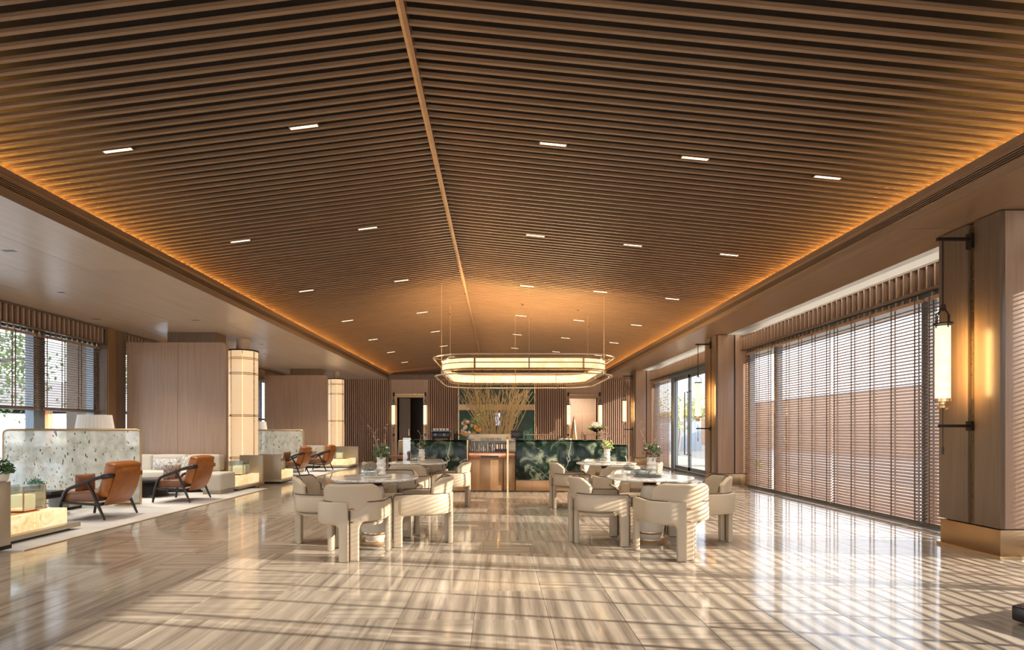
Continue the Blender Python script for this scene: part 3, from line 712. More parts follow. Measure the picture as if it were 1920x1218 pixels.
blind(XLW + .06, 12.85, 14.2, 3.06, 1.66, .046, 'sliver of half-raised brown blind beside the large brown block', LB, stuff=True, tilt=-6)
blind(XLW + .06, 19.3, 21.0, 3.06, 1.66, .046, 'distant blind sliver seen between the glowing column and farther block', LB, stuff=True, tilt=-6)

# ---- right windows
def win_right(ya, yb, n, mull):
    w = MB().box(5.74, 5.84, ya, yb, 0, .05).box(5.74, 5.95, ya, yb, 3.02, 3.40)
    for y, wd in mull: w.box(5.72, 5.84, y - wd / 2, y + wd / 2, .05, 3.02)
    o_ = w.build('window_%d' % n, M['steel'], kind='structure')
    MB().box(5.785, 5.795, ya, yb, .05, 3.02).build('pane', M['glass'], o_)
    pe = MB().box(5.625, 5.64, ya, yb, 3.10, 3.44).box(5.55, 5.64, ya, yb, 3.41, 3.44).box(5.55, 5.64, ya, yb, 3.10, 3.125).build('pelmet', M['veneer_dark'], o_)
    me = MB().box(0, .05, -.012, .012, 3.125, 3.41).mesh('fin', M['veneer']); y = ya + .06
    while y < yb - .02: inst(me, 'fin', pe, (5.555, y, 0)); y += .14
    return o_
win_right(6.47, 13.02, 5, [(6.6, .08), (7.62, .12), (11.72, .12), (12.95, .1)])
win_right(18.62, 20.76, 6, [(18.70, .16), (20.7, .08)])
win_right(21.52, 24.2, 7, [(21.6, .08), (23.9, .1)])
win_right(-1.18, 5.64, 8, [(-1.1, .08), (.4, .12), (4.3, .12), (5.63, .02)])
RB = 'floor length wooden blinds on the right windows'
blind(5.665, 6.50, 7.52, 3.03, .045, .0455, 'narrow full-length blind beside the nearest pillar at right', RB)
blind(5.665, 7.60, 9.62, 3.03, .045, .0455, 'full-length blind right of the bright gap in the large window', RB)
blind(5.665, 9.66, 11.66, 3.03, .045, .0455, 'full-length blind left of the bright gap in the large window', RB)
blind(5.665, 11.76, 13.0, 3.03, .045, .0455, 'full-length blind beside the second pillar, left end of the large window', RB)
blind(5.665, 18.80, 20.74, 3.03, .045, .0455, 'full-length blind between the farthest pillar and the glass door', RB)
for (a, b_) in ((-1.1, .35), (.45, 2.35), (2.39, 4.25), (4.35, 5.63)):
    blind(5.665, a, b_, 3.03, .045, .0455, 'full-length blind in the near right window that throws stripes on the floor', RB, stuff=True)
# glass double door in the second bay
dr = MB().box(5.72, 5.86, 13.75, 18.6, 2.98, 3.40).box(5.72, 5.86, 18.48, 18.62, 0, 3.0).box(5.72, 5.86, 13.75, 13.9, 0, 3.0).box(5.74, 5.86, 13.75, 18.6, 0, .05).build('door_3', M['steel'], kind='structure')
pe = MB().box(5.62, 5.64, 13.76, 18.62, 3.10, 3.44).box(5.55, 5.64, 13.76, 18.62, 3.41, 3.44).box(5.55, 5.64, 13.76, 18.62, 3.10, 3.125).build('pelmet', M['veneer_dark'], dr)
me = MB().box(0, .05, -.012, .012, 3.125, 3.41).mesh('fin', M['veneer'])
y = 13.82
while y < 18.6: inst(me, 'fin', pe, (5.555, y, 0)); y += .14
for (a, b_, hs) in ((17.14, 18.46, 17.28), (15.74, 17.10, 16.96), (14.0, 15.6, None)):
    lf = MB().box(5.76, 5.81, a, a + .07, .06, 2.97).box(5.76, 5.81, b_ - .07, b_, .06, 2.97).box(5.76, 5.81, a, b_, .06, .17).box(5.76, 5.81, a, b_, 2.88, 2.97).build('door_leaf', M['steel'], dr)
    MB().box(5.78, 5.79, a + .07, b_ - .07, .17, 2.88).build('pane', M['glass'], lf)
    if hs: MB().tube([(5.76, hs, .55), (5.68, hs, .55), (5.68, hs, 2.45), (5.76, hs, 2.45)], .018, 6).build('pull_handle', M['dark_metal'], lf)

# ================================================================== OUTSIDE
MB().box(6.1, 60, -30, 70, -.2, -.06).build('ground_right', M['ext_paving'], kind='structure')
MB().box(-60, -9.2, -30, 70, -.2, -.06).build('ground_left', M['ext_ground'], kind='structure')
MB().box(-60, 60, -40, Y0 - .2, -.2, -.06).build('ground_back', M['ext_ground'], kind='structure')
gw = empty('garden_wall', (20, 0, 0), label='long low salmon wall outside beyond the right blinds', cat='wall')
MB().box(0, .3, -6, 75, -.06, 3.38).build('body', M['ext_wall'], gw)
MB().box(-.06, .36, -6, 75, 3.38, 3.46).build('coping', M['ext_roof'], gw)
for k in range(27): MB().box(-.02, 0, -6 + k * 3 + .01, -3.01 + k * 3, -.05, 3.36).build('panel', M['ext_wall'], gw)
hb = empty('neighbour_building', (0, 0, 0), label='pale grey building outside beyond the glass door', cat='building')
MB().box(10, 13.6, 38, 46, -.06, 2.2).build('wall', M['ext_grey'], hb)
MB().box(9.6, 13.8, 37.8, 46, 2.2, 2.32).build('roof', M['ext_roof'], hb)
for k in range(2): MB().box(9.96, 10.0, 39 + k * 3.4, 40.6 + k * 3.4, .6, 1.9).build('window', M['steel'], hb)
def bush(x, y, r, n, lab, mat='foliage', grp='shrubs outside', z=0):
    rr = random.Random(int(x * 100 + y)); m = MB()
    for i in range(n):
        u = Vector((rr.gauss(0, 1), rr.gauss(0, 1), abs(rr.gauss(0, 1)) * .9)).normalized() * r * rr.uniform(.6, 1)
        a = Vector((rr.gauss(0, 1), rr.gauss(0, 1), rr.gauss(0, 1))).normalized() * r * .09; b2 = a.orthogonal().normalized() * r * .05
        p = Vector((0, 0, z + .1)) + u
        m.add([p - a, p + b2, p + a, p - b2], [(0, 1, 2, 3)])
    o_ = empty('shrub', (x, y, -.06), label=lab, cat='shrub', group=grp)
    m.build('foliage', M[mat], o_, kind='stuff')
    s_ = MB()
    for i in range(5):
        a = i * 1.3; s_.tube([(0, 0, 0), (.3 * r * math.cos(a), .3 * r * math.sin(a), z + r * .5)], .02, 5)
    s_.build('stem', M['bark'], o_)
bush(8.6, 21.5, .65, 900, 'low green shrub outside seen through the left glass door leaf')
bush(8.0, 18.6, .6, 900, 'yellow-green shrub outside seen through the right glass door leaf', 'leaf_light')
def tree(x, y, h, cr_, n, lean, lab, trunk_r=.14, mat='foliage', props=False):
    rr = random.Random(int(abs(x * 77 + y * 13))); t = empty('tree', (x, y, -.06), label=lab, cat='tree', group='trees outside the windows')
    top = Vector((lean[0], lean[1], h * .62))
    MB().tube([(0, 0, 0), top * .35 + Vector((.1, .05, 0)), top * .7, top], [trunk_r, trunk_r * .8, trunk_r * .6, trunk_r * .42], 8).build('trunk', M['bark'], t)
    m = MB(); tips = []
    for i in range(9):
        a = i * 2.4; s_ = top * rr.uniform(.55, 1)
        e = s_ + Vector((math.cos(a), math.sin(a), rr.uniform(.2, .9))) * cr_ * rr.uniform(.6, 1)
        m.tube([s_, s_.lerp(e, .5) + Vector((0, 0, .12)), e], [trunk_r * .3, trunk_r * .2, trunk_r * .08], 5); tips.append(e); tips.append(s_.lerp(e, .6))
    m.build('branch', M['bark'], t, kind='stuff')
    m = MB()
    for i in range(n):
        c_ = rr.choice(tips); p = c_ + Vector((rr.gauss(0, 1), rr.gauss(0, 1), rr.gauss(0, .7))) * cr_ * .27
        a = Vector((rr.gauss(0, 1), rr.gauss(0, 1), rr.gauss(0, 1))).normalized() * .075; b2 = a.orthogonal().normalized() * .035
        m.add([p - a, p + b2, p + a, p - b2], [(0, 1, 2, 3)])
    m.build('foliage', M[mat], t, kind='stuff')
    if props:
        for (ax, ay) in ((1.5, .8), (-.5, 1.9)):
            MB().tube([top * .42, (ax, ay, 0)], .03, 6).build('prop_pole', M['ext_grey'], t)
    return t
tree(-12.6, 12.6, 5.4, 1.5, 1100, (.1, .7, 0), 'leaning grey-trunked tree with green leaves outside the left window', .24, props=True)
tree(-17.5, 17.5, 5.4, 2.0, 1300, (.6, .2, 0), 'leafy tree farther off outside the left window', .14, 'foliage_dark')
tree(-14.0, 22.5, 5.0, 1.6, 900, (.2, .2, 0), 'distant leafy tree outside the farther left window', .12)
tree(9.8, 31.0, 5.0, 1.5, 900, (.2, .2, 0), 'thin pale tree outside the glass door', .08, 'leaf_light')
tree(8.4, 25.0, 3.8, .8, 350, (.1, .3, 0), 'young sparse tree near the glass door', .05, 'leaf_light')
pv = empty('pavilion', (-26, 24, 0), label='low tiled-roof pavilion with orange posts outside the left window', cat='building')
MB().box(-4, 3, -9, 10, -.06, 2.1).build('wall', M['ext_white'], pv)
MB().prism([(-4.6, 2.3), (3.8, 2.3), (-.4, 4.2)], 'Y', -9.6, 10.6).build('roof', M['ext_roof'], pv)
for k in range(6): MB().box(3.0, 3.25, -8.8 + k * 3.4, -8.5 + k * 3.4, -.06, 2.3).build('post', M['ext_orange'], pv)
# ================================================================== DINING GROUPS
def ribbon_point(s, Lr=.30, side=1):
    """plan curve of the chair shell: from rear centre round to the front; returns x, y, outward normal"""
    # rear straight .10, arc radius .22, side straight .30
    a, r = .09, .215; yb = -.30
    if s <= a: return side * s, yb, 0, -1
    s -= a; arc = r * math.pi / 2
    if s <= arc:
        t = s / r; return side * (a + r * math.sin(t)), yb + r * (1 - math.cos(t)), side * math.sin(t), -math.cos(t)
    s -= arc; return side * (a + r), yb + r + s, side, 0
SL_TOT = .09 + .215 * math.pi / 2 + .36
def make_dining_chair():
    root = empty('dining_chair', (0, 0, 0))
    ss = [.0035, .010, .083, .092, .135, .175, .22, .27, .32, .37, .42, .47, .53, .58, .63, .690, .698, SL_TOT - .008, SL_TOT]
    zs = [0, .010, .12, .24, .33, .385, .40, .50, .574, .585]
    n = len(ss) - 1
    for side in (-1, 1):
        vs, fs, idx = [], [], {}
        def top_of(s):
            return -.012 * (s / SL_TOT)
        def g(i, j):
            if (i, j) not in idx:
                s, z = ss[i], zs[j]
                x, y, nx, ny = ribbon_point(s, side=side)
                if i >= n - 1 and j >= 8: z -= .030 if i == n else .012
                if i == 0 and j == 9: z -= .008
                bul = .010 if (5 < j < 8 and 3 < i < n - 2) else 0
                idx[(i, j)] = len(vs); vs.append((x + nx * bul, y + ny * bul, z + (top_of(s) if j > 5 else 0)))
            return idx[(i, j)]
        for i in range(n):
            for j in range(9):
                leg = i < 3 or i >= n - 3
                if j >= 5 or leg: fs.append((g(i, j), g(i + 1, j), g(i + 1, j + 1), g(i, j + 1)))
                elif j == 4 and (i == 3 or i == n - 4):
                    if i == 3: fs.append((g(3, 4), g(4, 5), g(3, 5)))
                    else: fs.append((g(n - 4, 5), g(n - 3, 4), g(n - 3, 5)))
        o = soft('arm_shell', vs, fs, M['leather_cream'], root, thick=.052, level=2, offset=-side)
        # piping along the top edge and down the rear split
        pts = []
        for k in range(26):
            s = .012 + (SL_TOT - .03) * k / 25; x, y, nx, ny = ribbon_point(s, side=side)
            pts.append((x + nx * .002, y + ny * .002, .586 - .012 * s / SL_TOT))
        x, y, nx, ny = ribbon_point(SL_TOT, side=side)
        pts += [(x, y - .002, .56), (x, y + .003, .50), (x, y + .003, .25), (x, y + .002, .02)]
        MB().tube(pts, .0065, 5).build('piping', M['piping'], root)
        MB().tube([(side * .005, -.299, .01), (side * .005, -.300, .3), (side * .006, -.300, .55), (side * .016, -.300, .580)], .0055, 5).build('piping', M['piping'], root)
    for z in (.515, .385):
        MB().tube([(-.040, -.322, z), (.040, -.322, z)], .006, 8).ball((-.044, -.320, z), .009, 8).ball((.044, -.320, z), .009, 8).build('link_pin', M['copper'], root)
    # curved upper back
    vs, fs, idx = [], [], {}
    na = 12; zz = [.50, .56, .62, .68, .73, .765]
    def gb(i, j):
        if (i, j) not in idx:
            t = (i / na - .5) * 2; a = t * R(68); z = zz[j]
            if j == 5 and abs(t) > .7: z -= .11 * ((abs(t) - .7) / .3) ** 1.3
            if j == 4 and abs(t) > .8: z -= .07 * ((abs(t) - .8) / .2)
            rx, ry = .272, .245; lean = (z - .5) * .16
            idx[(i, j)] = len(vs); vs.append((rx * math.sin(a), -.02 - ry * math.cos(a) - lean * math.cos(a), z))
        return idx[(i, j)]
    for i in range(na):
        for j in range(5): fs.append((gb(i, j), gb(i + 1, j), gb(i + 1, j + 1), gb(i, j + 1)))
    soft('backrest', vs, fs, M['leather_cream'], root, thick=.060, level=2, offset=1)
    pts = []
    for side_pts in (range(0, 31),):
        for k in side_pts:
            t = (k / 30 - .5) * 2; a = t * R(67); z = .762
            if abs(t) > .7: z -= .12 * ((abs(t) - .7) / .3) ** 1.3
            lean = (z - .5) * .16; pts.append((.276 * math.sin(a), -.02 - .252 * math.cos(a) - lean * math.cos(a), z))
    pts = [(pts[0][0], pts[0][1] + .004, .59)] + pts + [(pts[-1][0], pts[-1][1] + .004, .59)]
    MB().tube(pts, .0065, 5).build('piping', M['piping'], root)
    # seat
    prof = [(.05, .345), (.20, .350), (.252, .362), (.268, .385), (.268, .43), (.255, .455), (.20, .468), (.05, .472)]
    m = MB(); m.lathe(0, -.005, prof, 28)
    se = m.build('seat', M['leather_taupe'], root)
    MB().lathe(0, -.005, [(.20, .325), (.262, .335), (.272, .362), (.2, .37)], 28).build('seat_base', M['leather_cream'], root)
    return root
chair0 = make_dining_chair(); first_chair = [True]
def put_chair(x, y, rz, lab):
    global chair0
    if first_chair[0]:
        first_chair[0] = False; c = chair0; c.location = (x, y, 0); c.rotation_euler = (0, 0, rz)
    else: c = dup(chair0, (x, y, 0), rz)
    tag(c, lab, 'chair', 'cream barrel chairs around the four round tables'); return c
def make_table(x, y, lab):
    t = empty('round_table', (x, y, 0), label=lab, cat='table', group='round marble tables')
    MB().lathe(0, 0, [(.46, .722), (.485, .726), (.495, .738), (.488, .750), (.4, .7505)], 48).build('tabletop', M['table_marble'], t)
    MB().lathe(0, 0, [(.20, .708), (.20, .722)], 24).build('mounting_plate', M['dark_metal'], t)
    MB().lathe(0, 0, [(.060, .66), (.078, .672), (.082, .700), (.10, .708)], 20).build('neck', M['dark_metal'], t)
    MB().lathe(0, 0, [(.085, .645), (.088, .66), (.06, .665)], 20).build('neck_ring', M['brass'], t)
    MB().lathe(0, 0, [(.115, .045), (.150, .12), (.165, .19), (.160, .26), (.130, .42), (.098, .58), (.085, .645)], 32).build('pedestal', M['lacquer_cream'], t)
    MB().lathe(0, 0, [(.147, .105), (.1535, .112), (.155, .13), (.150, .138)], 32).build('gold_band', M['brass'], t)
    MB().lathe(0, 0, [(.22, 0), (.222, .012), (.20, .020), (.125, .026), (.12, .045)], 36).build('foot', M['brass_matt'], t)
    return t
def vase_flowers(x, y, z, kind, lab, h=.20, seed=1):
    r = random.Random(seed); v = empty('flower_vase', (x, y, z), label=lab, cat='vase')
    prof = [(.040, 0), (.046, .01)]
    k = 0
    while .02 + k * .028 < h - .02: 
        b = .058 if k % 2 == 0 else .046
        prof.append((b, .02 + k * .028)); k += 1
    prof += [(.05, h - .015), (.056, h), (.045, h - .004)]
    MB().lathe(0, 0, prof, 20).build('vase', M['ceramic'], v)
    for i in range(5):
        a = r.uniform(0, 6.3); m = MB(); p = Vector((0, 0, h)); pts = [p.copy()]
        for q in range(5): p = p + Vector((math.cos(a + r.uniform(-.5, .5)) * .03, math.sin(a + r.uniform(-.5, .5)) * .03, r.uniform(.045, .085))); pts.append(p.copy())
        m.tube(pts, [.005, .0046, .004, .0034, .0028, .002], 5)
        for q in (2, 3, 4, 5):
            e = pts[q] + Vector((r.uniform(-.04, .04), r.uniform(-.04, .04), r.uniform(.0, .04))); m.tube([pts[q], e], .0022, 4)
            m.ball(tuple(e), .009, 5)
        if i < 3: m.build('twig', M['twig'], v)
    m = MB()
    for i in range(105):
        u = Vector((r.gauss(0, 1), r.gauss(0, 1), r.gauss(0, .8) + .35)).normalized() * r.uniform(.03, .12) + Vector((0, 0, h + .055))
        a = Vector((r.gauss(0, 1), r.gauss(0, 1), r.gauss(0, 1))).normalized() * .026; b = a.orthogonal().normalized() * .011
        m.add([u - a, u + b, u + a, u - b], [(0, 1, 2, 3)])
    m.build('leaves', M[{'green': 'leaf', 'mixed': 'leaf', 'pink': 'leaf_light', 'wine': 'leaf'}[kind]], v, kind='stuff')
    pal = {'green': ['petal_white', 'petal_pink'], 'mixed': ['petal_wine', 'petal_pink', 'petal_orange'], 'pink': ['petal_pink', 'petal_white', 'petal_pink'], 'wine': ['petal_wine', 'petal_white', 'petal_wine', 'petal_pink']}[kind]
    for i in range(9 if kind != 'green' else 4):
        a = r.uniform(0, 6.3); rad = r.uniform(.03, .085); zc = h + r.uniform(.03, .12); m = MB()
        for q in range(6):
            b = q * 1.05; m.ball((rad * math.cos(a) + .011 * math.cos(b), rad * math.sin(a) + .011 * math.sin(b), zc + .004 * (q % 2)), .011, 6, .8)
        m.ball((rad * math.cos(a), rad * math.sin(a), zc + .008), .010, 6)
        m.build('blossom', M[pal[i % len(pal)]], v)
    return v
def tray_set(x, y, z, dark, tn, dome=True):
    MB().lathe(x, y, [(.10, z), (.155, z + .004), (.163, z + .014), (.157, z + .0145), (.15, z + .008)], 32).build('tray', M['steel' if dark else 'ceramic'], label=('dark' if dark else 'pale') + ' round tray on the ' + tn, cat='tray')
    zt = z + .015
    tp = empty('teapot', (x - .055, y - .06, zt), label='clear glass teapot on the tray of the ' + tn, cat='teapot')
    MB().lathe(0, 0, [(.025, .0), (.045, .008), (.062, .035), (.060, .06), (.035, .082), (.03, .084)], 20).build('body', M['clear_thick'], tp)
    MB().lathe(0, 0, [(.034, .083), (.028, .092), (.008, .097), (.011, .106), (.004, .112)], 16).build('lid', M['steel'], tp)
    MB().tube([(.055, 0, .03), (.085, 0, .055), (.098, 0, .082)], [.010, .007, .006], 6).build('spout', M['clear_thick'], tp)
    MB().tube([(-.055, 0, .062), (-.09, 0, .066), (-.095, 0, .035), (-.058, 0, .022)], .005, 6).build('handle', M['steel'], tp)
    for q, (dx, dy) in enumerate(((-.07, .09), (-.125, .0))):
        MB().lathe(x + dx, y + dy, [(.014, zt), (.024, zt + .012), (.028, zt + .04), (.0265, zt + .04), (.012, zt + .01)], 14).build('teacup', M['clear_thick'], label=('small glass teacup behind the vase side of the tray on the ', 'small glass teacup at the left edge of the tray on the ')[q] + tn, cat='cup', group='glass teacups on the ' + tn)
    if dome:
        MB().lathe(x - .16, y + .21, [(.085, z + .0), (.09, z + .02), (.088, z + .07), (.062, z + .12), (.02, z + .142), (.002, z + .145)], 24).build('glass_cloche', M['clear_thick'], label='clear glass dome behind the tray on the ' + tn, cat='glass dome')
M['clear_thick'] = glassy('clear_thick', (.86, .90, .88), .30)
TABS = [(-1.40, 6.52, 'near left table'), (1.76, 6.58, 'near right table'), (-1.34, 9.58, 'far left table'), (1.80, 9.45, 'far right table')]
tlab = {'near left table': 'round pale marble pedestal table nearest at left', 'near right table': 'round pale marble pedestal table nearest at right', 'far left table': 'round pale marble table behind the nearest left one', 'far right table': 'round pale marble table behind the nearest right one'}
for k, (x, y, tn) in enumerate(TABS):
    make_table(x, y, tlab[tn])
    rj = random.Random(40 + k)
    d = .655
    put_chair(x - .05 if x < 0 else x + .07, y - d - (.03 if x > 0 else 0), R(0 if x < 0 else 3), 'cream barrel chair with its split back to the camera at the ' + tn)
    put_chair(x + (.535 if x < 0 else .585), y + (.04 if x < 0 else .03), R(90), 'cream barrel chair on the right side of the ' + tn)
    put_chair(x - (.575 if x < 0 else .585), y + (.0 if x < 0 else -.02), R(-90), 'cream barrel chair on the left side of the ' + tn)
    put_chair(x + .08 * (1 if x < 0 else 0), y + d + .06, R(180), 'cream barrel chair on the far side of the ' + tn)
    kind = ['green', 'wine', 'mixed', 'pink'][k]
    vn = ['ribbed cream vase with green leaves and bare twigs on the near left table', 'ribbed cream vase with wine and white flowers on the near right table', 'ribbed cream vase with mixed dried flowers on the far left table', 'ribbed cream vase with pink blossoms on the far right table'][k]
    vase_flowers(x + (.06, .03, .06, .02)[k], y + .03, .7665, kind, vn, .205, 5 + k)
    tray_set(x + (.03, -.03, .02, .0)[k], y - .0, .7508, k in (1,), tn, k in (1, 0))

# ================================================================== CHANDELIER
def rr(cx, cy, hx, hy, r, z, n=7):
    p = []
    for (sx, sy, a0) in ((1, 1, 0), (-1, 1, 90), (-1, -1, 180), (1, -1, 270)):
        for i in range(n + 1):
            a = R(a0 + 90 * i / n); p.append((cx + sx * (hx - r) + r * math.cos(a), cy + sy * (hy - r) + r * math.sin(a), z))
    return p
ch = empty('chandelier', (.52, 12.55, 0), label='large glowing rounded ring chandelier with brass rails over the bar', cat='chandelier')
HX, HY, RC = 1.62, 1.72, .62
ZB, ZT = 2.48, 2.66
path = rr(0, 0, HX, HY, RC, 0)
# resample into 16 luminous panels
def resample(path, n):
    P = [Vector(p) for p in path]; P.append(P[0]); L = [0]
    for i in range(1, len(P)): L.append(L[-1] + (P[i] - P[i - 1]).length)
    out = []
    for k in range(n):
        t = L[-1] * k / n
        for i in range(1, len(P)):
            if L[i] >= t: f = (t - L[i - 1]) / max(1e-9, L[i] - L[i - 1]); out.append(P[i - 1].lerp(P[i], f)); break
    return out
NP = 12; fine = resample(path, NP * 8)
for k in range(NP):
    seg = [fine[(k * 8 + i) % (NP * 8)] for i in range(9)]
    vs, fs = [], []
    for i, p in enumerate(seg):
        nrm = Vector((p.x, p.y, 0)); a = seg[max(0, i - 1)]; b = seg[min(8, i + 1)]; t = (b - a).normalized(); o_ = Vector((t.y, -t.x, 0))
        if i == 0: p = p + t * .008
        if i == 8: p = p - t * .008
        for (dz, do) in ((ZB, .012), (ZT, .012), (ZT, -.012), (ZB, -.012)): vs.append(p + o_ * do + Vector((0, 0, dz)))
    for i in range(8):
        for q in range(4): fs.append((i * 4 + q, i * 4 + (q + 1) % 4, (i + 1) * 4 + (q + 1) % 4, (i + 1) * 4 + q))
    fs += [(0, 1, 2, 3), (35, 34, 33, 32)]
    MB().add(vs, fs).build('alabaster_panel', M['alabaster'], ch)
    p = seg[0]; nrm = Vector((p.x, p.y, 0)).normalized()
    m = MB()
    q = p + nrm * .03; m.tube([(q.x, q.y, ZB - .05), (q.x, q.y, ZT + .04)], .014, 6)
    q2 = p + nrm * .15; m.tube([(q.x, q.y, ZB - .05), (q2.x, q2.y, ZB - .12)], .007, 6); m.ball((q2.x, q2.y, ZB - .12), .018, 8)
    q3 = p + nrm * .19; m.tube([(q.x, q.y, ZT + .04), (q3.x, q3.y, ZT + .06)], .007, 6)
    m.build('post', M['bronze'], ch)
    if k % 2 == 0:
        zc = zslope(.52 + q.x) + .0
        MB().tube([(q.x, q.y, ZT + .04), (q.x, q.y, zc)], .0035, 5).build('cable', M['brass_matt'], ch)
for (z, off, r_, mt, nm) in ((ZT + .02, .03, .012, 'bronze', 'rail'), (ZB + .10, .030, .009, 'bronze', 'rail'), (ZB - .02, .03, .012, 'bronze', 'rail'), (ZB - .05, .03, .008, 'brass', 'rail'), (ZB - .03, -.05, .008, 'brass', 'rail'),
                             (ZT + .06, .19, .016, 'bumper', 'outer_tube'), (ZB - .12, .15, .016, 'bumper', 'outer_tube')):
    if mt not in M: M[mt] = plain('bumper', (.78, .66, .52), .2, .5)
    MB().tube(rr(0, 0, HX + off, HY + off, RC + off, z, 8), r_, 6, closed=True).build(nm, M[mt], ch)
d = bpy.data.lights.new('chandelier_lamp', 'AREA'); d.shape = 'RECTANGLE'; d.size = 3.4; d.size_y = 3.4; d.energy = 120; d.color = (1, .68, .36)
for (lz, rx, en) in ((ZT + .05, 180, 150),):
    dd = d.copy(); dd.energy = en; o = bpy.data.objects.new('chandelier_lamp', dd); COL.objects.link(o); o.location = (.52, 12.55, lz); o.rotation_euler = (R(rx), 0, 0)
dd = d.copy(); dd.size = 3.0; dd.size_y = .3; dd.energy = 120; o = bpy.data.objects.new('chandelier_lamp', dd); COL.objects.link(o); o.location = (.52, 11.0, ZT + .03); o.rotation_euler = (R(125), 0, 0)

# ================================================================== BAR
def counter(name, x0, x1, y0, y1, ztop, zlow, lab, end_edge=None):
    c = empty(name, ((x0 + x1) / 2, (y0 + y1) / 2, 0), label=lab, cat='counter'); cx, cy = (x0 + x1) / 2, (y0 + y1) / 2
    a, b, e, f = x0 - cx, x1 - cx, y0 - cy, y1 - cy
    n = max(1, round((x1 - x0) / .75))
    for k in range(n):
        MB().bbox(a + (b - a) * k / n + .001, a + (b - a) * (k + 1) / n - .001, e, e + .03, zlow, ztop, .003).build('marble_panel', M['green_marble'], c)
    MB().box(a + .01, b - .01, e + .03, f, .02, ztop - .03).build('body', M['veneer'], c)
    MB().bbox(a - .005, b + .005, e + .0, f + .01, ztop - .028, ztop + .004, .004).build('worktop', M['green_marble'], c)
    MB().bbox(a, b, e + .012, e + .03, .02, zlow - .004, .003).build('wood_base', M['bronze_wood'], c)
    MB().box(a + .01, b - .01, e + .03, e + .06, 0, .02).build('toe_kick', M['dark_metal'], c)
    if end_edge: MB().box(b, b + .02, e - .006, f, .0, ztop + .006).build('brass_edge', M['brass'], c)
    return c
M['bronze_wood'] = grain('bronze_wood', (.42, .235, .105), (.52, .30, .145), 'Z', 20, 30, .28, metal=.25)
YC = 11.88
counter('bar_counter', -1.82, -.64, YC, 12.6, 1.08, .40, 'left dark green marble bar counter behind the left tables', 1)
counter('bar_counter', .38, 2.20, YC, 12.6, 1.08, .255, 'right dark green marble bar counter with a white vein')
counter('side_counter', 2.42, 2.78, 12.2, 12.9, .97, .20, 'low bright green marble counter end beside the farthest pillar')
cc = empty('work_counter', (-.10, 12.3, 0), label='low copper-topped wooden work counter between the marble counters', cat='counter')
MB().bbox(-.51, .21, -.35, .3, .02, .70, .003).build('front_panel', M['bronze_wood'], cc)
MB().bbox(.225, .47, -.35, .3, .02, .70, .003).build('front_panel', M['bronze_wood'], cc)
MB().bbox(-.51, .47, -.37, .3, .70, .83, .004).build('copper_top', M['copper'], cc)
MB().box(-.25, .12, -.376, -.37, .715, .755).build('dark_recess', M['black'], cc)
MB().box(-.5, .46, -.33, .3, 0, .02).build('toe_kick', M['dark_metal'], cc)
pp = empty('brass_post', (.21, 11.86, 0), label='thin brass post standing between the marble counters', cat='post')
MB().box(-.018, .018, -.018, .018, 0, 1.10).build('shaft', M['brass'], pp); MB().ball((0, 0, 1.125), .028).build('finial', M['brass'], pp)
rn = empty('glass_partition', (-1.90, 11.95, 0), label='clear glass divider at the left end of the left counter', cat='glass screen')
MB().box(-.085, .07, -.004, .004, .35, 1.13).build('pane', M['clear'], rn); MB().box(-.085, -.075, -.008, .008, 0, 1.13).box(.07, .078, -.008, .008, 0, 1.13).build('frame', M['brass'], rn)
# back bar shelves: racks of bottles and glasses
sh = empty('back_bar', (-.05, 12.95, 0), label='steel back bar unit with shelves in the gap between the counters', cat='cabinet')
MB().box(-.58, .48, 0, .45, 0, .83).build('cabinet', M['steel'], sh); MB().box(-.58, .48, .38, .41, .83, 1.20).build('back_panel', M['champagne'], sh)
MB().box(-.58, .48, .1, .40, 1.03, 1.045).build('shelf', M['steel'], sh)
for x in (-.57, .47): MB().box(x - .01, x + .01, .1, .12, .83, 1.045).build('shelf_post', M['steel'], sh)
rnd = random.Random(5)
for k in range(12):
    x = -.60 + k * .048; hh = .14 + .03 * (k % 3)
    MB().lathe(x, 12.42, [(.014, .83), (.019, .835), (.019, .83 + hh * .6), (.007, .83 + hh * .78), (.007, .83 + hh)], 10).build('bottle', M['clear_thick' if k % 2 else 'ceramic'], label=('small clear glass bottle in the row on the copper-topped counter' if k % 2 else 'small white ceramic bottle in the row on the copper-topped counter'), cat='bottle', group='bottles on the copper-topped counter')
for k in range(9):
    x = -.38 + k * .055
    MB().lathe(x, 13.15, [(.018, 1.046), (.02, 1.05), (.023, 1.12), (.021, 1.12)], 10).build('glass', M['clear_thick'], label='drinking glass on the back bar shelf', cat='glass', group='glasses on the back bar shelf')
rk = empty('cutlery_rack', (-.18, 12.5, .83), label='metal rack of small items on the copper-topped counter', cat='rack')
MB().box(-.02, .42, 0, .14, 0, .04).box(-.02, .42, .12, .14, 0, .17).build('tray', M['black'], rk)
for k in range(8): MB().box(.0 + k * .052, .03 + k * .052, .0, .11, .05, .15).build('box', M['copper' if k % 2 else 'champagne'], rk)
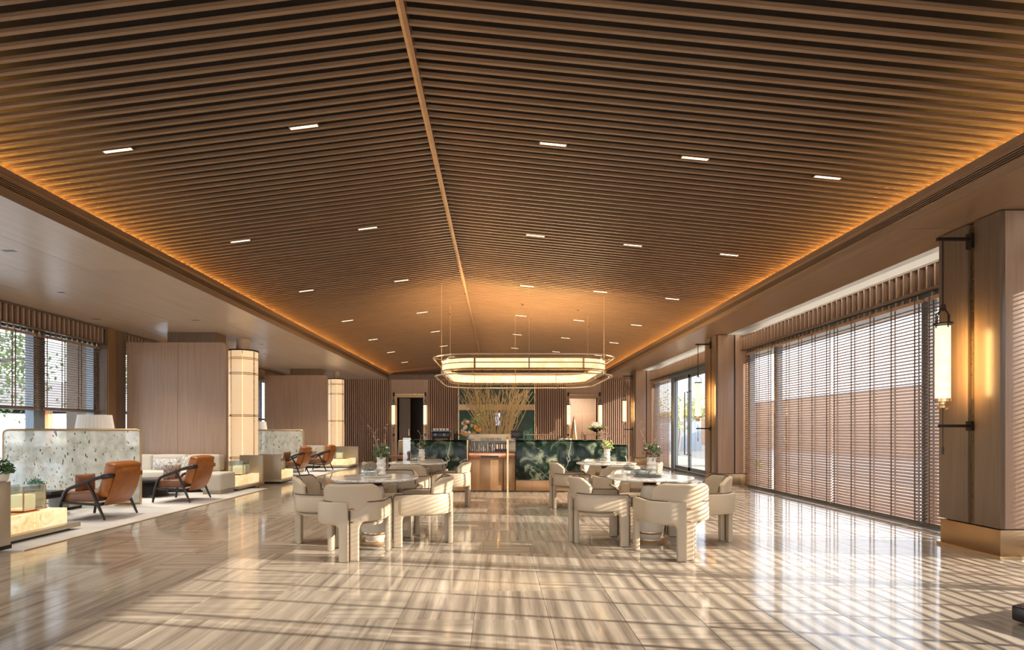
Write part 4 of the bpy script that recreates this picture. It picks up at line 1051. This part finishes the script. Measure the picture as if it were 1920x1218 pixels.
# espresso machine
em = empty('espresso_machine', (-1.22, 12.32, 1.088), label='black espresso machine on the left marble counter', cat='coffee machine')
MB().bbox(-.20, .20, -.16, .16, .03, .17, .02).build('body', M['black'], em)
MB().bbox(-.21, .21, -.17, .17, .17, .195, .008).build('cup_tray', M['steel'], em)
for k in range(5): MB().lathe(-.15 + k * .07, 0, [(.018, .196), (.028, .215), (.03, .24), (.026, .24)], 10).build('cup', M['ceramic'], em)
for x in (-.10, .08): MB().lathe(x, -.18, [(.03, .08), (.035, .11), (.03, .13)], 12).tube([(x, -.2, .10), (x + .02, -.30, .09)], .010, 6).build('group_head', M['steel'], em)
for x in (-.17, .17):
    for y in (-.13, .13): MB().cyl(x, y, 0, .03, .015, 8).build('foot', M['dark_metal'], em)
gr = empty('coffee_grinder', (-.90, 12.30, 1.084), label='small dark coffee grinder beside the espresso machine', cat='grinder')
MB().lathe(0, 0, [(.05, 0), (.055, .02), (.035, .05), (.04, .12), (.05, .13)], 14).build('body', M['black'], gr); MB().lathe(0, 0, [(.03, .13), (.055, .20), (.05, .205)], 14).build('hopper', M['clear_thick'], gr)
MB().tube([(.04, 0, .10), (.14, 0, .125)], .010, 6).ball((.15, 0, .127), .02).build('handle', M['dark_metal'], gr)
# big arrangement on the bar
def arrangement(x, y, z, lab):
    r = random.Random(3); v = empty('flower_arrangement', (x, y, z), label=lab, cat='flowers')
    MB().lathe(0, 0, [(.05, 0), (.09, .03), (.10, .09), (.085, .12), (.078, .12)], 20).build('vase', M['ceramic'], v)
    m = MB()
    for i in range(260):
        u = Vector((r.gauss(0, 1), r.gauss(0, .8), r.gauss(0, .9) + .3)).normalized() * r.uniform(.06, .22) + Vector((-.02, 0, .26))
        a = Vector((r.gauss(0, 1), r.gauss(0, 1), r.gauss(0, 1))).normalized() * .035; b = a.orthogonal().normalized() * .015
        m.add([u - a, u + b, u + a, u - b], [(0, 1, 2, 3)])
    m.build('leaves', M['leaf'], v, kind='stuff')
    for i in range(30):
        u = Vector((r.gauss(0, 1), r.gauss(0, .8) - .4, r.gauss(0, 1) + .1)).normalized() * r.uniform(.10, .21) + Vector((-.02, 0, .24)); m = MB()
        for q in range(6): b = q * 1.05; m.ball((u.x + .022 * math.cos(b), u.y - .004, u.z + .022 * math.sin(b)), .018, 6)
        m.ball((u.x, u.y - .012, u.z), .014, 6)
        m.build('blossom', M[['petal_pink', 'petal_white', 'petal_orange', 'petal_pink'][i % 4] if not (u.x > 0 and u.z < .3) else 'petal_orange'], v)
    for i in range(5):
        e = Vector((.10 + .06 * i, 0, .42 + .10 * (i % 3))); m = MB().tube([(0, 0, .12), (e.x * .4, 0, e.z * .75), tuple(e)], [.004, .003, .0015], 5)
        for q in range(4): m.ball((e.x + r.uniform(-.04, .04), r.uniform(-.03, .03), e.z + r.uniform(-.04, .04)), .028, 6, .4)
        m.build('spray', M['leaf_light'], v)
arrangement(-.56, 12.15, 1.084, 'large orange, pink and white flower arrangement on the left marble counter')
# register, wooden stand, racks, orchid bowl on the right counter
pos = empty('register_screen', (.42, 12.35, 1.084), label='black register screen on the right counter next to the brass post', cat='monitor')
MB().bbox(-.13, .13, -.012, .012, .03, .20, .004).build('screen', M['black'], pos); MB().box(-.03, .03, .0, .03, 0, .10).box(-.08, .08, -.04, .07, 0, .012).build('stand', M['dark_metal'], pos)
for (x0, x1, z, lab) in ((.58, 1.22, .10, 'long low wooden serving stand on the right marble counter'), (1.86, 2.42, .10, 'dark wire serving rack at the right end of the marble counter')):
    tt = empty('serving_stand', ((x0 + x1) / 2, 12.3, 1.084), label=lab, cat='stand'); w_ = (x1 - x0) / 2
    MB().bbox(-w_, w_, -.10, .10, z, z + .02, .004).build('top', M['bronze'], tt)
    for sx in (-1, 1):
        for sy in (-1, 1): MB().tube([(sx * (w_ - .03), sy * .08, 0), (sx * (w_ - .03), sy * .08, z)], .008, 6).build('leg', M['dark_metal'], tt)
    for k in range(4): MB().tube([(-w_ + .08 + k * w_ * .5, -.1, z + .02), (-w_ + .08 + k * w_ * .5, -.1, z + .06), (-w_ + .08 + k * w_ * .5, .1, z + .06), (-w_ + .08 + k * w_ * .5, .1, z + .02)], .004, 5).build('wire', M['bronze'], tt)
ob = empty('orchid_bowl', (2.13, 12.3, 1.25), label='dark wide bowl of white orchids and leaves on the right counter', cat='bowl')
MB().lathe(0, 0, [(.04, 0), (.05, .012), (.12, .04), (.19, .075), (.185, .078), (.10, .05)], 24).build('bowl', M['black'], ob)
m = MB(); r = random.Random(9)
for i in range(150):
    a = r.uniform(0, 6.28); d_ = r.uniform(.05, .19); u = Vector((d_ * math.cos(a), d_ * math.sin(a), .085 + r.uniform(0, .03)))
    t = Vector((math.cos(a), math.sin(a), .2)) * .04; b = t.orthogonal().normalized() * .012; m.add([u - t, u + b, u + t, u - b], [(0, 1, 2, 3)])
m.build('leaves', M['leaf_light'], ob, kind='stuff')
for i in range(9):
    a = i * .7; m = MB(); c_ = (.065 * math.cos(a), .065 * math.sin(a), .12 + .03 * (i % 3))
    for q in range(5): m.ball((c_[0] + .025 * math.cos(q * 1.26), c_[1] - .01, c_[2] + .025 * math.sin(q * 1.26)), .019, 6)
    m.build('blossom', M['petal_white'], ob)
for k, x in enumerate((1.36, 1.46, 1.55)): MB().lathe(x, 12.25, [(.03, 1.084), (.045, 1.10), (.05, 1.115), (.045, 1.115)], 14).build('saucer', M['ceramic'], label='small pale dish on the right marble counter, ' + ('left one', 'middle one', 'right one')[k], cat='dish', group='pale dishes on the right counter')
cone = empty('cone_sculpture', (bx(1076) * .80, YB * .8, 0), label='dark pointed cone sculpture in front of the bright doorway', cat='sculpture')
MB().lathe(0, 0, [(.17, 0), (.17, .05)], 20).build('base', M['bronze'], cone); MB().lathe(0, 0, [(.15, .05), (.16, .5), (.13, 1.0), (.06, 1.5), (.006, 1.78)], 20).build('body', M['bronze'], cone)

# branch sculpture: funnel of bare branches
bs = empty('branch_sculpture', (-.03, 15.2, 0), label='tall funnel of bare brown branches behind the bar', cat='sculpture')
MB().lathe(0, 0, [(.34, 0), (.38, .05), (.38, .50), (.34, .55)], 24).build('planter', M['champagne'], bs)
r = random.Random(21)
for i in range(84):
    a = r.uniform(0, 2 * math.pi); rb = .26 * math.sqrt(r.random()) ; rt = r.uniform(.35, 1.0) ** .7 * 1.06; h = r.uniform(2.2, 2.62); tw = r.uniform(-.35, .35)
    pts = []
    for q in range(9):
        t = q / 8; f = t ** 1.35; rad = rb + (rt - rb) * f; aa = a + tw * t
        pts.append((rad * math.cos(aa) + r.gauss(0, .022), rad * math.sin(aa) * .8 + r.gauss(0, .022), .55 + (h - .55) * t + r.gauss(0, .01)))
    m = MB().tube(pts, [.014 - .0010 * q for q in range(9)], 5)
    for q in (4, 5, 6, 7):
        p = Vector(pts[q]); e = p + Vector((r.gauss(0, .09), r.gauss(0, .07), r.uniform(.08, .25))); m.tube([p, p.lerp(e, .5) + Vector((.015, 0, 0)), e], [.008, .006, .003], 4)
    m.build('branch', M['branch'], bs)

# bar stools at the far left with white frames
for (x, y, lab) in ((-2.32, 13.6, 'dark-backed white-framed seat behind the left counter, left one'), (-1.98, 13.9, 'dark-backed white-framed seat behind the left counter, right one')):
    c = empty('bar_stool', (x, y, 0), R(-25), label=lab, cat='stool')
    MB().bbox(-.2, .2, -.2, .2, .62, .69, .02).build('seat', M['leather_brown'], c); MB().bbox(-.19, .19, .17, .20, .74, 1.02, .01).build('backrest', M['leather_taupe'], c)
    MB().tube([(-.2, .2, .70), (-.2, .22, 1.04), (.2, .22, 1.04), (.2, .2, .70)], .012, 6).tube([(0, .225, .7), (0, .235, 1.04)], .008, 6).build('back_frame', M['white_paint'], c)
    for sx in (-1, 1):
        for sy in (-1, 1): MB().tube([(sx * .18, sy * .18, .62), (sx * .21, sy * .21, 0)], .012, 6).build('leg', M['dark_metal'], c)
    MB().tube([(-.2, -.2, .25), (.2, -.2, .25), (.2, .2, .25), (-.2, .2, .25)], .008, 6, closed=True).build('foot_ring', M['dark_metal'], c)

# ================================================================== CEILING SPOTS AND SPRINKLERS
def zs_at(x): return zslope(x)
SP = {}
def spot_at(px, py):
    """downlight between slats: intersect the pixel ray with the slope"""
    dx, dz = (px - 933) / F, (807 - py) / F
    if px < 933 - (807 - py) * .2292: k, s = ZRI - XRI * 0 - H, 1; Y = (ZRI - H - SL * XRI) / (dz - SL * dx)
    else: Y = (ZRI - H + SR * XRI) / (dz + SR * dx)
    return dx * Y, Y
spots = [(215, 278), (571, 240), (1037, 270), (1301, 300), (1557, 329), (448, 450), (688, 426), (1004, 441), (1187, 459), (1368, 477), (574, 545), (752, 525), (988, 536), (1125, 548), (1261, 560),
         (651, 601), (791, 585), (977, 592), (1086, 600), (1194, 609), (699, 636), (816, 621), (970, 627), (1060, 634), (1152, 642), (733, 660), (832, 649), (965, 653), (1043, 659), (1122, 666), (759, 679), (846, 669)]
hb_ = MB().box(-.135, .135, -.022, .022, .006, .05).mesh('housing', M['black']); ld = MB()
for k in range(10): ld.box(-.128 + k * .0262, -.108 + k * .0262, -.012, .012, -.002, .006)
ld = ld.mesh('diode_row', M['led']); fr = MB().box(-.14, .14, -.026, -.02, .0, .05).box(-.14, .14, .02, .026, .0, .05).box(-.14, -.135, -.026, .026, .0, .05).box(.135, .14, -.026, .026, .0, .05).mesh('trim', M['brass_matt'])
rows = ['first', 'second', 'third', 'fourth', 'fifth', 'sixth', 'seventh']
rowof = {}
for i, (px, py) in enumerate(spots):
    x, y = spot_at(px, py); y = 3.372 + PITCH * (math.floor((y - 3.372) / PITCH) + .5)
    ang = math.atan(SL) if x < XRI else -math.atan(SR)
    side = 'left of the ridge' if x < XRI else 'right of the ridge'
    row = rows[min(6, int((y - 4) / 3.05))] if y < 25 else 'last'
    t = empty('linear_downlight', (x, y, zs_at(x) + .0), 0, cat='ceiling light', group='linear downlights in the slatted ceiling'); t.rotation_euler = (0, -ang, 0)
    key = (row, side); rowof.setdefault(key, []).append((x, t))
    inst(hb_, 'housing', t); inst(ld, 'diode_row', t); inst(fr, 'trim', t)
    if True:
        d = bpy.data.lights.new('downlight', 'SPOT'); d.energy = 150; d.color = (1, .84, .66); d.spot_size = R(75); d.spot_blend = .8; d.shadow_soft_size = .03
        o = bpy.data.objects.new('downlight', d); COL.objects.link(o); o.location = (x, y, zs_at(x) - .02)
for (row, side), L in rowof.items():
    L.sort(key=lambda q: q[0]); names = {1: ['only one'], 2: ['left one', 'right one'], 3: ['left one', 'middle one', 'right one']}.get(len(L), ['leftmost one', 'second one', 'third one', 'rightmost one', 'last one', 'end one'])
    for q, (x, t) in enumerate(L): t['label'] = 'small linear downlight, %s row from the camera, %s, %s' % (row, side, names[q])
for k, (px, py) in enumerate(((980, 570), (1084, 580), (844, 588), (1104, 611), (970, 623), (1051, 630), (872, 549))):
    x, y = spot_at(px, py); o = empty('sprinkler', (x, y, zs_at(x)), label='small round brass sprinkler head in the slatted ceiling, %s' % ['above the ring, left of pair', 'above the ring, right of pair', 'left of the ridge near cables', 'right of the cables', 'above the ring centre', 'right above the ring', 'right at the ridge'][k], cat='sprinkler')
    MB().lathe(0, 0, [(.04, -.005), (.04, .004), (.02, .03)], 12).build('plate', M['bronze'], o); MB().lathe(0, 0, [(.012, -.03), (.012, -.005)], 8).build('head', M['dark_metal'], o)
# recessed slots in the left soffit
for k, (px, py, lab) in enumerate(((17, 470, 'nearest the left picture edge'), (115, 548, 'second from the camera'), (181, 598, 'above the left window blinds'), (367, 600, 'above the near brown block'), (491, 645, 'near the first glowing column'), (495, 663, 'farther past the first glowing column'))):
    Y = 2.2 * F / (807 - py); X = wx(px, Y); o = empty('soffit_downlight', (X, Y, SOF), label='small dark recessed slot light in the left flat ceiling, ' + lab, cat='ceiling light')
    w_ = .075 if k in (0, 2, 3) else .05
    MB().box(-w_, w_, -.03, .03, -.003, .0).build('trim', M['bronze'], o); MB().box(-w_ + .008, w_ - .008, -.022, .022, -.0045, -.003).build('aperture', M['black'], o)

for (x, y) in ((-7.2, 7.2), (-7.3, 10.3), (-7.2, 11.3), (-6.0, 10.9), (-7.2, 14.8), (-6.9, 18.2), (-6.0, 18.4), (-5.5, 8.5), (-5.4, 16.5)):  # unseen fill lamps added under the left soffit to brighten the lounge
    d = bpy.data.lights.new('lounge_fill', 'SPOT'); d.energy = 150; d.color = (1, .90, .78); d.spot_size = R(100); d.spot_blend = 1; d.shadow_soft_size = .06; d.specular_factor = .3
    o = bpy.data.objects.new('lounge_fill', d); COL.objects.link(o); o.location = (x, y, SOF - .02)
# ================================================================== LOUNGE
def armchair():
    c = empty('lounge_armchair', (0, 0, 0))
    for s in (-1, 1):
        x = s * .36
        MB().tube([(x, .325, 0), (x, .29, .22), (x, .235, .38), (x, .19, .435), (x, .12, .465), (x, -.06, .53), (x, -.20, .585), (x, -.30, .61)], [.017, .02, .022, .024, .024, .024, .026, .026], 8, flat=1.25).build('arm', M['black_wood'], c)
        MB().tube([(x, -.08, .53), (x, -.16, .40), (x, -.25, .18), (x, -.33, 0)], [.024, .022, .02, .015], 8).build('leg', M['black_wood'], c)
        MB().tube([(x, .275, .25), (x, -.23, .215)], .018, 8).build('side_rail', M['black_wood'], c)
    MB().tube([(-.36, -.29, .61), (-.35, -.36, .62), (-.30, -.405, .625), (-.1, -.42, .625), (.1, -.42, .625), (.30, -.405, .625), (.35, -.36, .62), (.36, -.29, .61)], .024, 8, flat=1.4).build('back_rail', M['black_wood'], c)
    MB().box(-.36, .36, .25, .285, .225, .265).box(-.36, .36, -.25, -.22, .195, .235).build('seat_frame', M['black_wood'], c)
    MB().box(-.30, .30, -.451, -.446, .595, .655).box(-.30, .30, -.449, -.395, .650, .655).box(-.30, .30, -.449, -.395, .595, .600).build('strap', M['leather_orange'], c)
    softbox('seat_cushion', -.325, .325, -.20, .30, .255, .385, M['leather_brown'], c, puff=.012)
    rot = Matrix.Rotation(R(14), 3, 'X')
    softbox('back_cushion', -.30, .30, -.075, .075, -.01, .47, M['leather_orange'], c, puff=.030, rot=rot, at=(0, -.255, .335))
    vs = [(-.30, -.225, .20), (.30, -.225, .20), (-.29, -.34, .42), (.29, -.34, .42), (-.29, -.415, .64), (.29, -.415, .64)]
    mids = []
    g = []
    for (y, z, w) in ((-.225, .19, .29), (-.30, .28, .30), (-.365, .42, .30), (-.395, .54, .295), (-.43, .66, .29), (-.40, .74, .27)):
        g.append([(w * t, y - .02 * (1 - t * t), z) for t in (-1, -.5, 0, .5, 1)])
    vs = [p for rw in g for p in rw]; fs = [(i * 5 + j, i * 5 + j + 1, (i + 1) * 5 + j + 1, (i + 1) * 5 + j) for i in range(5) for j in range(4)]
    soft('sling_back', vs, fs, M['leather_orange'], c, thick=.022, level=2, offset=1)
    return c
ac = armchair()
AC = [(-5.86, 8.37, 'orange leather armchair with black wood frame nearest the camera'), (-5.74, 10.37, 'orange leather armchair with a star-patterned cushion beside the near glass screen'), (-5.80, 16.15, 'orange leather armchair in the farther seating bay, left one'), (-5.62, 17.95, 'orange leather armchair in the farther seating bay, right one')]
for i, (x, y, lab) in enumerate(AC):
    c = ac if i == 0 else dup(ac)
    c.location = (x, y, .020); c.rotation_euler = (0, 0, R(90)); tag(c, lab, 'armchair', 'leather lounge armchairs')
def throw_pillow(loc, rot, size, mat, lab, grp=None):
    w, t, h = size; rm = Matrix.Rotation(R(rot[2]), 3, 'Z') @ Matrix.Rotation(R(rot[0]), 3, 'X')
    vs, fs, idx = [], [], {}
    n = 6
    def g(i, j, s):
        e = i in (0, n) or j in (0, n); k = (i, j, 0 if e else s)
        if k not in idx:
            u, v = i / n * 2 - 1, j / n * 2 - 1; p = (1 - u * u) * (1 - v * v); f = 1 - .05 * (1 - abs(u * v))
            idx[k] = len(vs); vs.append(rm @ Vector((u * w / 2 * f, (0 if e else s * t / 2 * p ** .4), (v * f) * h / 2)) + Vector(loc))
        return idx[k]
    for i in range(n):
        for j in range(n):
            fs.append((g(i, j, 1), g(i + 1, j, 1), g(i + 1, j + 1, 1), g(i, j + 1, 1))); fs.append((g(i, j, -1), g(i, j + 1, -1), g(i + 1, j + 1, -1), g(i + 1, j, -1)))
    return soft('throw_pillow', vs, fs, M[mat], None, level=1, label=lab, cat='cushion', group=grp)
throw_pillow((-6.0, 8.28, .52), (0, 0, 72), (.34, .11, .30), 'leather_brown', 'dark brown cushion on the nearest orange armchair')
throw_pillow((-5.90, 10.3, .52), (12, 0, 70), (.40, .12, .38), 'pattern', 'black and white patterned cushion on the armchair beside the near glass screen')
throw_pillow((-5.95, 16.05, .53), (10, 0, 75), (.36, .12, .36), 'leather_brown', 'dark cushion on the left armchair of the farther bay')
throw_pillow((-5.80, 17.86, .53), (10, 0, 75), (.36, .12, .36), 'pattern', 'pale patterned cushion on the right armchair of the farther bay')
def rug(y0, y1, lab):
    m = MB().bbox(-8.3, -5.06, y0, y1, .0005, .010, .004); o = empty('rug', (0, 0, 0), label=lab, cat='rug')
    m.build('pile', M['rug'], o); MB().box(-5.06, -5.03, y0, y1, .0005, .008).build('edge_strip', M['brass_matt'], o)
rug(6.05, 12.55, 'pale grey rug under the near seating bay'); rug(14.1, 20.1, 'pale grey rug under the farther seating bay')
def side_unit(x1, y0, y1, panel_near, lab, lx=.85, n=None):
    """low platform with glowing alabaster box and upright end panel"""
    u = empty('side_unit', (x1, (y0 + y1) / 2, .011), label=lab, cat='side table', group='low platform side units with glowing boxes'); L = (y1 - y0) / 2
    MB().box(-lx + .06, -.08, -L + .08, L - .08, 0, .03).build('toe_kick', M['dark_metal'], u)
    MB().bbox(-lx, 0, -L, L, .03, .085, .004).build('platform', M['champagne'], u)
    yp = -L if panel_near else L - .05
    MB().bbox(-lx, -.02, yp, yp + .05, .085, .70, .004).build('end_panel', M['champagne'], u)
    a, b = (-L + .055, L - .10) if panel_near else (-L + .10, L - .055)
    mid = (a + b) / 2
    for (p, q) in ((a, mid - .002), (mid + .002, b)): MB().bbox(-lx + .12, -.10, p, q, .087, .285, .006).build('alabaster_block', M['alabaster_box'], u)
    MB().box(-lx + .2, -.2, mid - .2, mid + .2, .286, .298).build('wooden_tray', M['copper'], u)
    return u
side_unit(-5.42, 6.22, 7.40, True, 'glowing side unit cut off by the left picture edge')
side_unit(-5.45, 12.0, 13.3, False, 'glowing side unit at the right end of the near sofa', .56)
side_unit(-5.22, 13.75, 14.9, True, 'dark-backed glowing side unit between the two seating bays', .56)
side_unit(-5.05, 19.4, 20.7, False, 'distant glowing side unit beside the far slatted wall', 1.0)
def lantern(x, y, lab, grp='glass lanterns on the side units', k=1.0):
    l = empty('lantern', (x, y, .311), label=lab, cat='lantern', group=grp)
    MB().box(-.16 * k, .16 * k, -.004 - .16 * k, -.16 * k, .02, .30 * k).box(-.16 * k, .16 * k, .16 * k, .164 * k, .02, .30 * k).box(-.164 * k, -.16 * k, -.16 * k, .16 * k, .02, .30 * k).box(.16 * k, .164 * k, -.16 * k, .16 * k, .02, .30 * k).build('glass_panes', M['clear_thick'], l)
    m = MB()
    for sx in (-1, 1):
        for sy in (-1, 1): m.box(sx * .165 * k - .006, sx * .165 * k + .006, sy * .165 * k - .006, sy * .165 * k + .006, 0, .30 * k)
    m.build('corner_post', M['brass_matt'], l, kind='stuff')
    MB().bbox(-.10, .10, -.10, .10, .012, .19, .01).build('glowing_block', M['lamp_glow'], l); MB().bbox(-.18 * k, .18 * k, -.18 * k, .18 * k, 0, .012, .003).build('base', M['copper'], l)
lantern(-5.78, 12.72, 'square glass lantern with glowing block beside the near sofa')
lantern(-5.82, 6.95, 'square glass lantern on the side unit at the left picture edge')
lantern(-5.55, 14.3, 'square glass lantern on the side unit between the seating bays', k=.9)
lantern(-5.58, 20.1, 'square glass lantern on the distant side unit')
def sofa(yf, x0, x1, lab, n=3):
    """yf = y of the back against the brown block"""
    s = empty('sofa', ((x0 + x1) / 2, yf - .5, .011), label=lab, cat='sofa', group='cream sofas in front of the brown blocks'); h = (x1 - x0) / 2
    MB().box(-h + .05, h - .05, -.40, .45, 0, .07).build('plinth', M['dark_metal'], s)
    MB().bbox(-h, h, -.46, .46, .07, .22, .01).build('base', M['sofa_shade'], s)
    for k in range(n):
        a = -h + 2 * h * k / n + .008; b = -h + 2 * h * (k + 1) / n - .008
        softbox('seat_cushion', a, b, -.47, .25, .22, .43, M['sofa'], s, puff=.01, level=2)
        softbox('back_cushion', a, b, .20, .46, .40, .745, M['sofa'], s, puff=.015, level=2)
    return s
sofa(12.66, -8.25, -6.04, 'long cream sofa in the near seating bay')
sofa(20.18, -8.2, -6.07, 'cream sofa in the farther seating bay')
ct_ = empty('chaise_end', (-5.72, 11.75, .011), label='cream upholstered bench end joining the near sofa and glowing unit', cat='bench')
softbox('cushion', -.22, .22, -.42, .22, .07, .42, M['sofa'], ct_, level=2); MB().box(-.18, .18, -.36, .2, 0, .07).build('plinth', M['champagne'], ct_)
PG = 'patterned cushions on the near sofa'
throw_pillow((-7.05, 12.10, .57), (-14, 0, 2), (.62, .16, .27), 'pattern', 'oblong grey patterned cushion at the middle of the near sofa', PG)
throw_pillow((-6.55, 12.10, .60), (-16, 0, 25), (.34, .14, .34), 'pattern', 'square patterned cushion behind the second armchair', PG)
throw_pillow((-6.22, 12.10, .60), (-16, 0, -8), (.40, .14, .34), 'pattern', 'square dark patterned cushion at the right end of the near sofa', PG)
throw_pillow((-6.45, 19.62, .60), (-16, 0, 10), (.42, .14, .34), 'pattern', 'pale patterned cushion on the farther sofa', None)
# painted glass screens
def glass_screen(y, x0, x1, lab, g):
    s = empty('glass_screen', ((x0 + x1) / 2, y, .011), label=lab, cat='screen', group='painted glass screens'); h = (x1 - x0) / 2; z1 = 1.285
    MB().box(-h + .02, h - .02, -.008, .008, .05, z1 - .02).build('painted_pane', M['screen'], s)
    pts = [(-h, 0, .02), (-h, 0, z1 - .07), (-h + .02, 0, z1 - .02), (-h + .07, 0, z1), (h - .07, 0, z1), (h - .02, 0, z1 - .02), (h, 0, z1 - .07), (h, 0, .02)]
    m = MB()
    prof = .03
    for a, b in zip(pts[:-1], pts[1:]):
        m.tube([a, b], .020, 4, flat=1)
    m.tube([(-h, 0, .035), (h, 0, .035)], .02, 4)
    m.build('frame', M['brass_matt'], s)
    for sx in (-1, 1): MB().box(sx * (h - .25) - .12, sx * (h - .25) + .12, -.12, .12, 0, .02).build('foot', M['brass_matt'], s)
    return s
glass_screen(9.69, wx(6, 9.69), wx(264, 9.69), 'near glass screen painted with orange and grey botanicals', 1)
glass_screen(17.3, -8.2, wx(569, 17.3), 'farther glass screen painted with botanicals', 2)
gs = empty('slim_glass_screen', (-5.92, 21.6, 0), label='slim frosted glass panel with bare twigs beside the farther column', cat='screen')
MB().box(-.10, .10, -.01, .01, .1, 1.55).build('pane', M['screen'], gs); MB().box(-.125, -.10, -.015, .015, 0, 1.55).box(.10, .125, -.015, .015, 0, 1.55).build('frame', M['brass_matt'], gs)
for k in range(3): MB().tube([(-.1 + .08 * k, .05, 1.3), (-.12 + .09 * k, .05, 1.6), (-.2 + .13 * k, .05, 1.9)], .006, 5).build('twig', M['petal_white'], gs)
def table_lamp(x, y, z, r, lab):
    l = empty('table_lamp', (x, y, z), label=lab, cat='lamp')
    vs, fs = [], []; n = 72
    for i in range(n):
        a = 2 * math.pi * i / n; rr_ = r * (1 + (.018 if i % 2 else 0))
        vs += [(rr_ * math.cos(a), rr_ * math.sin(a), .0), (rr_ * .86 * math.cos(a), rr_ * .86 * math.sin(a), .29)]
    for i in range(n): j = (i + 1) % n; fs.append((2 * i, 2 * j, 2 * j + 1, 2 * i + 1))
    MB().add(vs, fs).build('shade', M['shade'], l)
    MB().lathe(0, 0, [(.12, -z + .435), (.13, -z + .46), (.05, -.30), (.07, -.15), (.015, -.05), (.015, .15)], 20).build('lamp_base', M['ceramic'], l)
    MB().lathe(0, 0, [(.03, .12), (.04, .17), (.02, .2)], 10).build('bulb', M['led_dim'], l); return l
def small_table(x, y, lab): 
    t = empty('console_table', (x, y, .011), label=lab, cat='table'); MB().bbox(-.35, .35, -.25, .25, .37, .41, .01).build('top', M['black_wood'], t)
    for sx in (-1, 1):
        for sy in (-1, 1): MB().box(sx * .3 - .02, sx * .3 + .02, sy * .2 - .02, sy * .2 + .02, 0, .37).build('leg', M['black_wood'], t)
small_table(wx(178, 10.35), 10.35, 'low dark table behind the near glass screen'); small_table(wx(484, 18.0), 18.0, 'low dark table behind the farther glass screen')
table_lamp(wx(178, 10.35), 10.35, 1.275, .30, 'white pleated lampshade behind the near glass screen')
table_lamp(wx(484, 18.0), 18.0, 1.275, .27, 'white pleated lampshade behind the farther glass screen')
def coffee_table(x, y, lab, sx=.55, sy=.75):
    t = empty('coffee_table', (x, y, .011), label=lab, cat='table', group='low black coffee tables')
    MB().lathe(0, 0, [(sx * .95, .29), (sx, .30), (sx, .325), (sx * .96, .332)], 36, sq=sy / sx).build('top', M['black'], t)
    MB().lathe(0, 0, [(.30, 0), (.27, .05), (.24, .2), (.34, .29)], 24).build('base', M['black_wood'], t)
coffee_table(-7.0, 8.35, 'low black oval coffee table beside the nearest armchair', .62, .7)
coffee_table(-6.75, 11.12, 'low black coffee table between the near glass screen and sofa', .5, .46)
coffee_table(-6.85, 16.2, 'low black coffee table in the farther seating bay', .5, .62)
bk = empty('tray_box', (wx(88, 8.3) - .05, 8.3, .344), label='flat black tray box on the nearest coffee table', cat='tray'); MB().bbox(-.26, .22, -.14, .14, 0, .055, .006).build('body', M['black_wood'], bk); MB().box(-.24, .20, -.12, .12, .055, .058).build('inlay', M['black'], bk)
def potplant(x, y, z, r, h, lab, mat, pot, n=160, seed=2, stand=False):
    rr_ = random.Random(seed); p = empty('potted_plant', (x, y, z), label=lab, cat='plant'); z0 = .05 if stand else 0
    MB().lathe(0, 0, [(r * .45, z0), (r * .62, z0 + .02), (r * .7, z0 + h * .4), (r * .66, z0 + h * .4)], 18).build('pot', M[pot], p)
    if stand:
        for k in range(3): a = k * 2.1; MB().tube([(r * .6 * math.cos(a), r * .6 * math.sin(a), 0), (r * .6 * math.cos(a), r * .6 * math.sin(a), .07)], .005, 5).build('stand_leg', M['brass'], p)
    m = MB()
    for i in range(n):
        u = Vector((rr_.gauss(0, 1), rr_.gauss(0, 1), abs(rr_.gauss(0, .7)))).normalized() * r * rr_.uniform(.5, 1) + Vector((0, 0, z0 + h * .45))
        a = Vector((rr_.gauss(0, 1), rr_.gauss(0, 1), rr_.gauss(0, .6))).normalized() * r * .2; b = a.orthogonal().normalized() * r * .09
        m.add([u - a, u + b, u + a, u - b], [(0, 1, 2, 3)])
    m.build('leaves', M[mat], p, kind='stuff')
potplant(wx(67, 8.15), 8.15, .403, .10, .12, 'small teal-green plant in a dish on the nearest coffee table', 'leaf_teal', 'bronze', stand=True)
# plant in a cream pot standing on a low ledge at the left picture edge
potplant(-5.34, 6.06, .731, .16, .22, 'dark leafy plant in a cream pot at the left picture edge', 'leaf', 'ceramic', 240, 4)
lg = empty('planter_stand', (-5.34, 6.06, .011), label='slim champagne plinth under the leafy plant at the left edge', cat='stand'); MB().bbox(-.09, .08, -.09, .09, 0, .72, .004).build('body', M['champagne'], lg)
MB().box(-.095, .085, -.095, .095, .003, .04).build('base', M['dark_metal'], lg)
ft = empty('footstool', (-7.0, 9.25, .011), label='small pale grey footstool beside the nearest coffee table', cat='stool'); MB().bbox(-.18, .18, -.18, .18, .04, .30, .04).build('seat', M['sofa_shade'], ft); MB().box(-.14, .14, -.14, .14, 0, .04).build('base', M['dark_metal'], ft)
# dark corner piece at the right bottom edge
so = empty('floor_cushion', (3.80, 3.66, 0), R(20), label='dark leather floor cushion cut off at the bottom right corner', cat='cushion')
softbox('pad', -.30, .30, -.26, .26, .015, .12, M['black_wood'], so, puff=.01); MB().box(-.24, .24, -.2, .2, .002, .02).build('base', M['black'], so)
# wall socket on the far slatted wall
skt = MB().box(bx(670) - .04, bx(670) + .04, YB - .03, YB - .018, wz(853, YB) - .06, wz(853, YB) + .06).build('wall_socket', M['ceramic'], label='small pale socket plate low on the far left slatted wall', cat='socket')
for o in [ob for ob in COL.objects if ob.type == 'MESH' and ob.data.name.startswith(('x',))]: pass
